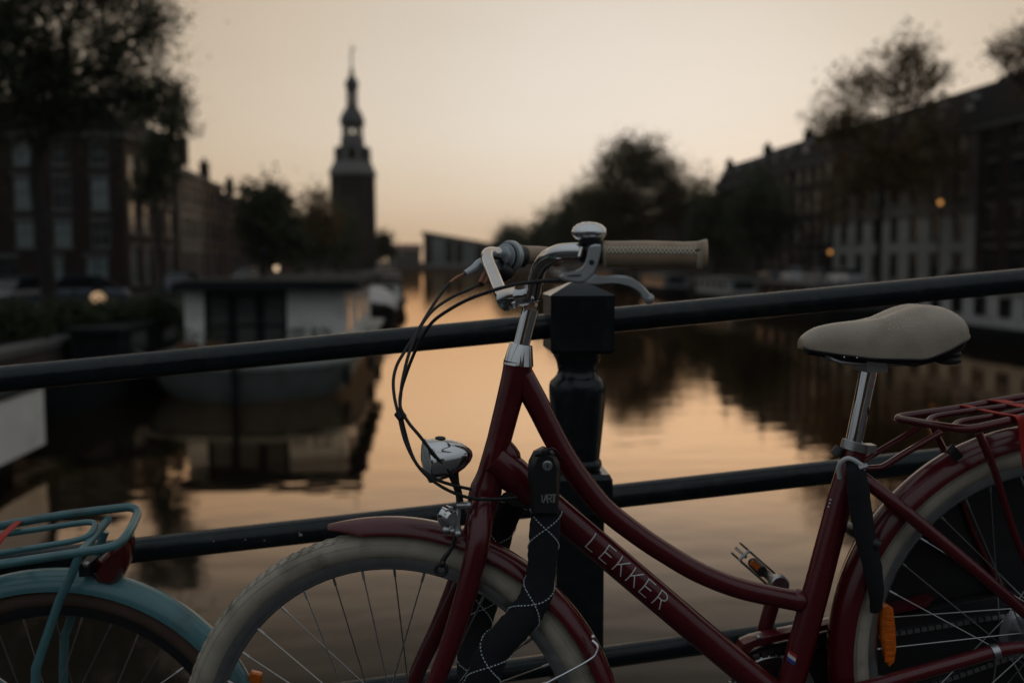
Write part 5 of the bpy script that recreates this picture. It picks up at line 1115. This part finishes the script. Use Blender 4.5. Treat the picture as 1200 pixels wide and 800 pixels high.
TREES = [
 ('huge dark tree filling the upper left corner on the quay', 58, 33, [(60,60,80,65),(150,60,62,55),(15,110,60,60),(125,120,60,42),(0,20,70,70),(188,110,34,36),(100,-20,100,60),(70,150,40,26),(185,30,30,40),(-40,150,60,80),(30,-80,100,70)], 44000, .07, 'leafd', 5.0, .26, 21, .36),
 ('slim tree in front of the dark corner house beside the huge tree', 190, 46, [(205,140,28,34),(190,185,32,36),(170,115,34,32),(212,108,20,18),(175,225,30,28)], 8500, .08, 'leafd', 4.5, .13, 22, .30),
 ('bushy tree before the red brick house left of the tower', 316, 78, [(306,245,28,32),(328,262,32,32),(300,282,24,26),(318,228,22,18),(340,285,26,22)], 11000, .17, 'leafd', 2.6, .15, 23, .40),
 ('thin airy tree just left of the tower', 372, 118, [(372,232,16,26),(384,262,20,22),(362,265,14,18)], 2600, .17, 'leafw', 4.0, .14, 24, .42),
 ('low dark tree at the foot of the tower on its left', 352, 128, [(352,272,26,26),(374,280,28,26),(336,284,22,22)], 9000, .2, 'leafd', 2.6, .16, 25, .5),
 ('dark tree covering the lower left half of the tower', 396, 160, [(394,262,24,30),(378,278,26,26),(408,290,20,18)], 8000, .22, 'leafd', 3.0, .2, 26, .5),
 ('rounded tree directly right of the tower', 450, 216, [(449,284,11,17),(455,294,9,10),(443,294,11,12)], 3500, .28, 'leafd', 3.0, .18, 27, .5),
 ('tall olive tree before the pale building on the right bank', 1030, 72, [(1040,92,58,50),(990,130,50,46),(1085,110,42,44),(1030,185,80,50),(1000,225,54,40),(1085,205,56,50),(1060,58,40,26),(964,150,26,28),(1112,84,18,20),(1100,160,30,30)], 15000, .14, 'leafw', 7.5, .24, 28, .27),
 ('tree at the upper right corner beside the black brick house', 1236, 52, [(1195,52,34,26),(1235,40,40,40),(1170,62,18,13),(1240,100,46,40),(1205,85,20,14)], 9000, .09, 'leafw', 7.0, .2, 29, .30),
 ('tall round tree rising above the others on the right bank', 742, 155, [(745,188,44,28),(728,196,34,26),(712,205,22,24),(772,200,34,24),(700,245,36,36),(745,250,48,36),(788,225,42,38),(752,172,30,14),(815,242,34,42),(720,255,44,40)], 30000, .24, 'leafm', 5.0, .33, 30, .30),
 ('broad dark tree left of the tall round one on the right bank', 690, 190, [(686,246,28,30),(664,266,28,26),(700,258,32,36)], 11000, .32, 'leafd', 4.0, .28, 31, .5),
 ('medium dark tree farther along the right bank', 655, 240, [(648,272,22,20),(632,282,20,15),(664,280,18,18)], 7000, .36, 'leafd', 3.5, .25, 32, .5),
 ('small round tree farthest along the right bank', 600, 300, [(599,280,18,19),(590,290,15,12),(614,288,18,13)], 6000, .4, 'leafd', 3.5, .25, 33, .5),
 ('dark tree in front of the third house on the right bank', 892, 100, [(890,235,32,36),(868,262,26,28),(910,262,28,28),(890,285,32,20)], 8000, .19, 'leafd', 4.0, .2, 34, .42),
 ('dark tree between the round tree and the dark houses on the right', 838, 128, [(835,255,24,34),(850,275,24,24),(820,278,22,24)], 6000, .24, 'leafd', 4.0, .2, 35, .45),
]
for (lab, px, Y, el, n_, ls, lm, hf, r0, sd_, clp) in TREES:
    tree(lab, base_at(px, Y), [E(a, b, Y, c, d) for a, b, c, d in el], n_, ls, lm, hf, r0, sd_, clump=clp)

for i, (lab, px, Y, w_, h_) in enumerate((('low dark shrub at the left picture edge on the quay', 12, 27, 46, 34), ('dark shrub in front of the navy car on the quay', 84, 29, 40, 26), ('dark shrub below the globe lamp on the quay', 132, 30, 34, 26), ('dark shrub just left of the white houseboat', 178, 31, 30, 28))):
    c0 = AY(px, 395, Y); k0 = (c0-CAM).dot(CF)/FPX
    tree(lab, (c0.x, Y, ZS), [(Vector((c0.x+dx*w_*k0, Y, ZS+hz*h_*k0)), w_*.5*k0, h_*.62*k0) for dx, hz in ((-.5, .55), (0, .8), (.45, .6))], 5000, .07, 'leafd', .35, .05, 60+i, group='shrubs along the left quay edge', clump=.5, sparse=.6)
# ------------------------------------------------------------------ boats
def hull(x0, x1, y0, y1, z0, z1, bow, flare=0.1, n=14):
    """boat hull with a rounded bow towards -y"""
    def outline(k, sh):
        pts = []; hw = (x1-x0)/2*k; xc = (x0+x1)/2
        for i in range(n+1):
            a = math.pi*i/n; pts.append(Vector((xc + sh - hw*math.cos(a), y0 + bow*(1-math.sin(a)**0.8)*1.0, 0)))
        pts = [Vector((xc-hw, y1, 0))] + pts + [Vector((xc+hw, y1, 0))]
        return pts
    rings = []
    for k, z in ((1-2.2*flare, z0), (1-flare, z0+(z1-z0)*.45), (1-.02, z1-.12), (1.0, z1-.1), (1.0, z1)):
        rings.append([Vector((p.x, p.y + (1-k)*bow*0.9, z)) for p in outline(k, 0)])
    return MB().loft(rings, True, False, True)
hb_ = thing('houseboat', 'white houseboat with flat dark roof and dark glazed doors moored on the left', 'houseboat', (-4.7, 33, 0))
mk('hull', hull(-7.6, -1.75, 25.2, 46, -.25, 0.95, 3.6), M['hullteal'], hb_, 30)
rub = MB(); rub.box((-4.68, 25.25, .42), (0.16, 0.2, 1.3)); mk('stem_post', rub, M['boatdark'], hb_)
kx0, kx1, ky, kz0, kz1 = AY(217, 400, 29.5).x, AY(404, 400, 29.5).x, 29.5, 0.95, 2.72
doorx0, doorx1 = AY(240, 400, 29.5).x, AY(337, 400, 29.5).x
cb = MB()
for a, b in ((kx0, doorx0), (doorx1, kx1)): cb.box(((a+b)/2, ky+.06, (kz0+kz1)/2), (b-a, .12, kz1-kz0))
cb.box((kx1-.06, (ky+.12+44)/2, (kz0+kz1)/2), (.12, 44-ky-.12, kz1-kz0)); cb.box((kx0+.06, (ky+.12+44)/2, (kz0+kz1)/2), (.12, 44-ky-.12, kz1-kz0)); cb.box(((kx0+kx1)/2, 43.94, (kz0+kz1)/2), (kx1-kx0-.24, .12, kz1-kz0))
mk('cabin', cb, M['boatwhite'], hb_, 0)
dw_ = (doorx1-doorx0)/3
for i in range(3):
    cxd = doorx0 + dw_*(i+.5); d = MB(); zc = (kz0+kz1)/2; hh = kz1-kz0
    for s in (-1, 1): d.box((cxd+s*(dw_/2-.06), ky+.08, zc), (.12, .1, hh))
    d.box((cxd, ky+.08, kz0+.06), (dw_-.24, .1, .12)); d.box((cxd, ky+.08, kz1-.06), (dw_-.24, .1, .12)); d.box((cxd, ky+.08, kz0+.75), (dw_-.24, .09, .07))
    dd_ = mk('door', d, M['boatdark'], hb_, 0); mk('pane', MB().box((cxd, ky+.1, zc), (dw_-.24, .02, hh-.24)), M['doorglass'], dd_, 0)
pj = AY(336, 400, 29.45).x
mk('corner_window', MB().box((kx1+.012, 31.3, 1.95), (.03, 1.3, 1.1)), M['pane'], hb_, 0)
for yy in (35.5, 39.5): mk('side_window', MB().box((kx1+.012, yy, 1.95), (.03, 1.5, .9)), M['pane'], hb_, 0)
mk('wall_panel', MB().box((AY(352, 400, 29.4).x, ky-.02, 1.85), (.06, .05, 1.7)), M['boatwhite'], hb_, 0)
rx0, rx1 = AY(203, 340, 28.9).x, AY(421, 340, 28.9).x
rf = MB(); rf.box(((rx0+rx1)/2, (28.7+44.8)/2, 2.86), (rx1-rx0, 16.1, .24)); rfo = mk('roof', rf, M['boatdark'], hb_, 0)
rf = MB(); rf.box(((rx0+rx1)/2, (28.7+44.8)/2, 3.0), (rx1-rx0-.3, 15.8, .04)); mk('roof_felt', rf, M['boatdark'], rfo, 0)
for i, xx in enumerate((-6.6, -5.9, -3.6, -2.9)):
    pl_ = MB(); pl_.box((xx, 28.75, 1.12), (.55, .32, .34)); p_ = mk('planter', pl_, M['wood'], hb_, 0)
    fo = MB(); rr2 = random.Random(80+i)
    for k in range(60):
        c_ = Vector((xx+rr2.uniform(-.27, .27), 28.75+rr2.uniform(-.18, .18), 1.3+rr2.uniform(0, .38))); d1 = Vector((rr2.uniform(-1, 1), rr2.uniform(-1, 1), rr2.uniform(-1, 1))).normalized(); d2 = d1.orthogonal().normalized()
        fo.add([c_+d1*.07, c_+d2*.03, c_-d1*.07, c_-d2*.03], [(0, 1, 2, 3)])
    mk('plant_leaves', fo, M['leafd'], p_, 0)['kind'] = 'stuff'
for yy, xx in ((27.2, -2.15), (31.0, -1.70), (36.0, -1.70)):
    mk('boat_fender', MB().lathe([(.02, .0), (.11, .08), (.12, .3), (.11, .5), (.03, .6)], (xx+.1, yy, .2), (0, 0, 1), 12), M['rubber'], hb_)
mk('mooring_rope', MB().tube([(-6.9, 27.0, 1.0), (-7.8, 28.2, 1.05), (-8.8, 29.6, 1.35), (-9.6, 30.6, 1.6)], .025, 6, smooth=4), M['stitch'], hb_)
mk('stove_pipe', MB().lathe([(.09, 0), (.09, .8), (.14, .82), (.13, .95), (.02, 1.02)], (-5.6, 36, 3.0), (0, 0, 1), 12), M['boatdark'], hb_)
# pale pontoon close to the bridge at the far left
pt = thing('houseboat', 'low pale pontoon boat near the bridge cut off by the left picture edge', 'houseboat', (-8.3, 12, 0))
ex = AY(52, 490, 18.2).x
mk('upper_hull', MB().box(((ex-9.3)/2, 12.1, .86), (ex+9.3, 12.2, 1.02)), M['boatwhite'], pt, 0)
mk('float', MB().box(((ex-9.3)/2-.15, 12.0, .05), (ex+9.3-.5, 11.6, .58)), M['boatdark'], pt, 0)
mk('deck_edge', MB().box(((ex-9.3)/2, 12.1, 1.405), (ex+9.3+.06, 12.26, .07)), M['boatdark'], pt, 0)
def barge(label, xc, y0, w, L, zc, cabm, hullm, roofm='boatdark', nwin=4, bow=2.2, cab=(.25, .9), cat='boat', side=1, group=None, ch=1.25):
    t = thing('boat', label, cat, (xc, y0+L/2, 0), group)
    mk('hull', hull(xc-w/2, xc+w/2, y0, y0+L, -.2, zc, bow), M[hullm], t, 30)
    a, b = y0+L*cab[0], y0+L*cab[1]; cw = w*.72
    if cabm:
        c = mk('cabin', MB().box((xc, (a+b)/2, zc+ch/2-.01), (cw, b-a, ch)), M[cabm], t, 0)
        mk('cabin_roof', MB().box((xc, (a+b)/2, zc+ch+.065), (cw+.3, b-a+.4, .12)), M[roofm], t, 0)
        for i in range(nwin):
            yy = a+(b-a)*(i+.5)/nwin
            for s in (-1, 1):
                wn_ = MB(); wn_.box((xc+s*(cw/2+.015), yy, zc+ch*.58), (.05, (b-a)/nwin*.42+.12, ch*.5+.12)); mk('window', wn_, M['dfr'], c, 0)
                mk('pane', MB().box((xc+s*(cw/2+.03), yy, zc+ch*.58), (.04, (b-a)/nwin*.42, ch*.5)), M['pane'], c, 0)
        mk('window', MB().box((xc, a-.015, zc+ch*.58), (cw*.6, .05, ch*.5)), M['pane'], c, 0)
    return t
bt = barge('motorboat covered by a pale tarpaulin moored beyond the white houseboat', -2.7, 54, 2.6, 8, .85, None, 'boatdark')
tp = MB(); rg = []
for i in range(9):
    y = 54.6+i*.85; hgt = .85+1.25*math.sin(math.pi*(i+.6)/9.6)**.6; ring = []
    for k in range(11):
        a = math.pi*k/10; ring.append(Vector((-2.7-1.22*math.cos(a), y+.05*math.sin(5*a), .85+(hgt-.85)*math.sin(a)**.8 + .03*math.sin(9*a+i))))
    rg.append(ring)
tp.loft(rg, False, False, False); mk('tarpaulin', tp, M['tarp'], bt, 60)
barge('small dark cabin boat behind the tarpaulin boat on the left', -2.6, 66, 2.9, 10, .8, 'boatwhite', 'boatdark', nwin=3)
barge('brown wooden boat third in the row beyond the houseboat', -3.2, 80, 3.2, 13, .9, 'wood', 'boatdark', 'lead', nwin=4)
barge('long dark barge farthest in the row on the left', -4.0, 100, 3.8, 20, 1.0, 'boatdark', 'boatdark', 'lead', nwin=5)
barge('dark low barge lying between the quay and the white houseboat', -8.6, 23, 1.7, 16, .9, 'boatdark', 'boatdark', 'boatdark', nwin=3, ch=.8)
barge('white houseboat with small square windows at the right picture edge', 26.0, 36.0, 4.2, 13.5, .75, 'boatgrey', 'boatdark', 'boatgrey', nwin=6, cat='houseboat', cab=(.08, .93), ch=1.5)
barge('pale cabin boat below the parked cars on the right bank', 26.2, 76, 4.0, 14, .8, 'boatgrey', 'boatdark', 'lead', nwin=5)
barge('long dark barge behind the saddle on the right', 25.6, 55, 4.2, 17, .8, 'boatdark', 'boatdark', 'lead', nwin=5)
barge('grey cabin boat beyond the pale one on the right bank', 26.4, 98, 3.8, 16, .8, 'cargrey', 'boatdark', 'lead', nwin=5)
barge('brown barge far along the right bank', 26.6, 128, 3.8, 18, .9, 'wood', 'boatdark', 'lead', nwin=5)
barge('far white boat near the canal end on the right', 26.6, 175, 3.8, 18, .9, 'boatwhite', 'boatdark', 'lead', nwin=5)

# ------------------------------------------------------------------ parked cars
def car(label, x, y, rz, paint, seed=0):
    o = Vector((x, y, ZS)); c_, s_n = math.cos(rz), math.sin(rz)
    X, Y, Z = Vector((c_, s_n, 0)), Vector((-s_n, c_, 0)), Vector((0, 0, 1))
    P = lambda a, b, h: o + X*a + Y*b + Z*h
    t = thing('parked_car', label, 'car', o, 'cars parked on the quays')
    prof = [(-2.0, .35, .55), (-2.02, .55, .72), (-1.9, .85, .80), (-1.2, .93, .84), (1.35, .95, .84), (1.95, .9, .80), (2.05, .6, .74), (2.02, .35, .56)]
    rings = [[P(a, -w, .28), P(a, -w*1.02, .5), P(a, -w*.98, h*.86+.05), P(a, -w*.8, h+.03), P(a, w*.8, h+.03), P(a, w*.98, h*.86+.05), P(a, w*1.02, .5), P(a, w, .28)] for a, h, w in [(q[0], q[1], .80 if 0 < i < 7 else .72) for i, q in enumerate(prof)]]
    mk('body', MB().loft(rings, True, False, True), M[paint], t, 30)
    cab = [(-1.15, .93, .72), (-.45, 1.42, .60), (.9, 1.46, .60), (1.75, .95, .70)]
    g = MB().loft([[P(a, -w, h) if True else 0, P(a, w, h)] + [P(a, w, .9), P(a, -w, .9)] for a, h, w in cab], True, False, True); mk('windows', g, M['pane'], t, 20)
    mk('roof', MB().loft([[P(a, -w, 1.43+d), P(a, w, 1.43+d), P(a, w, 1.49+d*.5), P(a, -w, 1.49+d*.5)] for a, w, d in ((-.5, .58, 0), (.2, .6, .03), (.95, .58, .02))], True, False, True), M[paint], t, 30)
    for a in (-1.3, 1.25):
        for b in (-.78, .78):
            wv = mk('wheel', MB().lathe([(.2, -.1), (.31, -.1), (.33, -.06), (.33, .06), (.31, .1), (.2, .1)], P(a, b, .33), Y, 20, closed=True), M['rubber'], t); mk('rim', MB().lathe([(.03, -.06), (.2, -.07), (.2, .07), (.03, .06)], P(a, b, .33), Y, 14), M['alu'], wv)
    for b in (-.55, .55):
        mk('headlight', MB().sphere(P(-2.0, b, .58), .12, 10, 6, (.5, 1, .7)), M['glass'], t); mk('tail_light', MB().sphere(P(2.03, b, .68), .12, 10, 6, (.4, 1, .8)), M['redlens'], t)
    return t
pn_ = AY(92, 352, 41)
car('navy car parked under the huge tree on the left quay', pn_.x-.4, 42, .25, 'carnavy'); car('dark blue car parked at the left picture edge on the quay', AY(18, 350, 40).x, 40, 1.3, 'carnavy')
car('pale car parked before the tower beside the street lamp', -14.5, 84, 1.5, 'carwhite'); car('dark car parked before the brick houses on the left quay', -14.6, 62, 1.55, 'carnavy')
for lab, y, p in (('white car nearest the pale boat on the right quay', 80, 'carwhite'), ('grey car parked between two white cars on the right quay', 85.5, 'cargrey'), ('second white car farther along the right quay', 91, 'carwhite'), ('navy car farthest in the row on the right quay', 97, 'carnavy')):
    car(lab, 35.0, y, 1.57, p)
car('grey car parked in front of the pale plastered building', 35.2, 62, 1.57, 'cargrey')

# ------------------------------------------------------------------ street lamps
def lamp(label, x, y, h, glow, size=.24):
    t = thing('street_lamp', label, 'street lamp', (x, y, ZS), 'lit street lamps on the quays'); o = Vector((x, y, ZS))
    mk('pole', MB().lathe([(.12, 0), (.12, .5), (.07, .7), (.05, h*.6), (.045, h-size*1.3)], o, (0, 0, 1), 12), M['boatdark'], t)
    g = MB().lathe([(size*.45, -size*1.2), (size*.8, -size*.5), (size, 0.2*size), (size*.8, size*.7), (size*.4, size)], o+Vector((0, 0, h)), (0, 0, 1), 12); mk('lantern_glass', g, M[glow], t)
    mk('lantern_cap', MB().lathe([(size*1.15, size*.72), (size*1.1, size*.9), (size*.4, size*1.5), (size*.1, size*1.9)], o+Vector((0, 0, h)), (0, 0, 1), 12), M['boatdark'], t)
for lab, px, py, Y, g, sz in (('low lit orange lamp before the dark houses on the right bank', 973, 295, 88, 'lampwarm', .17), ('tall lit orange lamp before the upper windows of the pale building', 1102, 237, 66, 'lampwarm', .155), ('pale lit lamp beside the parked car left of the tower', 324, 314, 88, 'lamppale', .24)):
    p = AY(px, py, Y); lamp(lab, p.x, Y, p.z-ZS, g, sz)
p = AY(115, 349, 33.5)
lt = thing('globe_lamp', 'short lamp with glowing round globe and dark cap on the left quay', 'lamp', (p.x, 33.5, ZS))  # added glowing ball, stands in for an unclear bright spot
mk('post', MB().lathe([(.10, 0), (.07, .12), (.05, p.z-ZS-.2)], (p.x, 33.5, ZS), (0, 0, 1), 12), M['boatdark'], lt)
mk('globe', MB().sphere((p.x, 33.5, p.z), .21, 18, 12, (1.1, 1.1, .95)), M['lampglobe'], lt)
mk('cap', MB().lathe([(.17, .22), (.16, .34), (.10, .5), (.12, .62), (.03, .72)], (p.x, 33.5, p.z), (0, 0, 1), 14), M['boatdark'], lt)

# ------------------------------------------------------------------ evening haze
hz = MB().box((0, 0, (62-1.2)/2), (2*EXT+60, 2*EXT+60, 62+1.2))
hm = bpy.data.materials.new('evening_haze'); hm.use_nodes = True; hn = hm.node_tree.nodes
hn.remove(hn['Principled BSDF']); pv = hn.new('ShaderNodeVolumePrincipled'); pv.inputs['Color'].default_value = (0.85, 0.80, 0.74, 1); pv.inputs['Density'].default_value = HAZE; pv.inputs['Anisotropy'].default_value = 0.35
hm.node_tree.links.new(pv.outputs[0], hn['Material Output'].inputs['Volume'])
if HAZE:
    ho = mk('haze', hz, hm, None, 0); ho['kind'] = 'stuff'
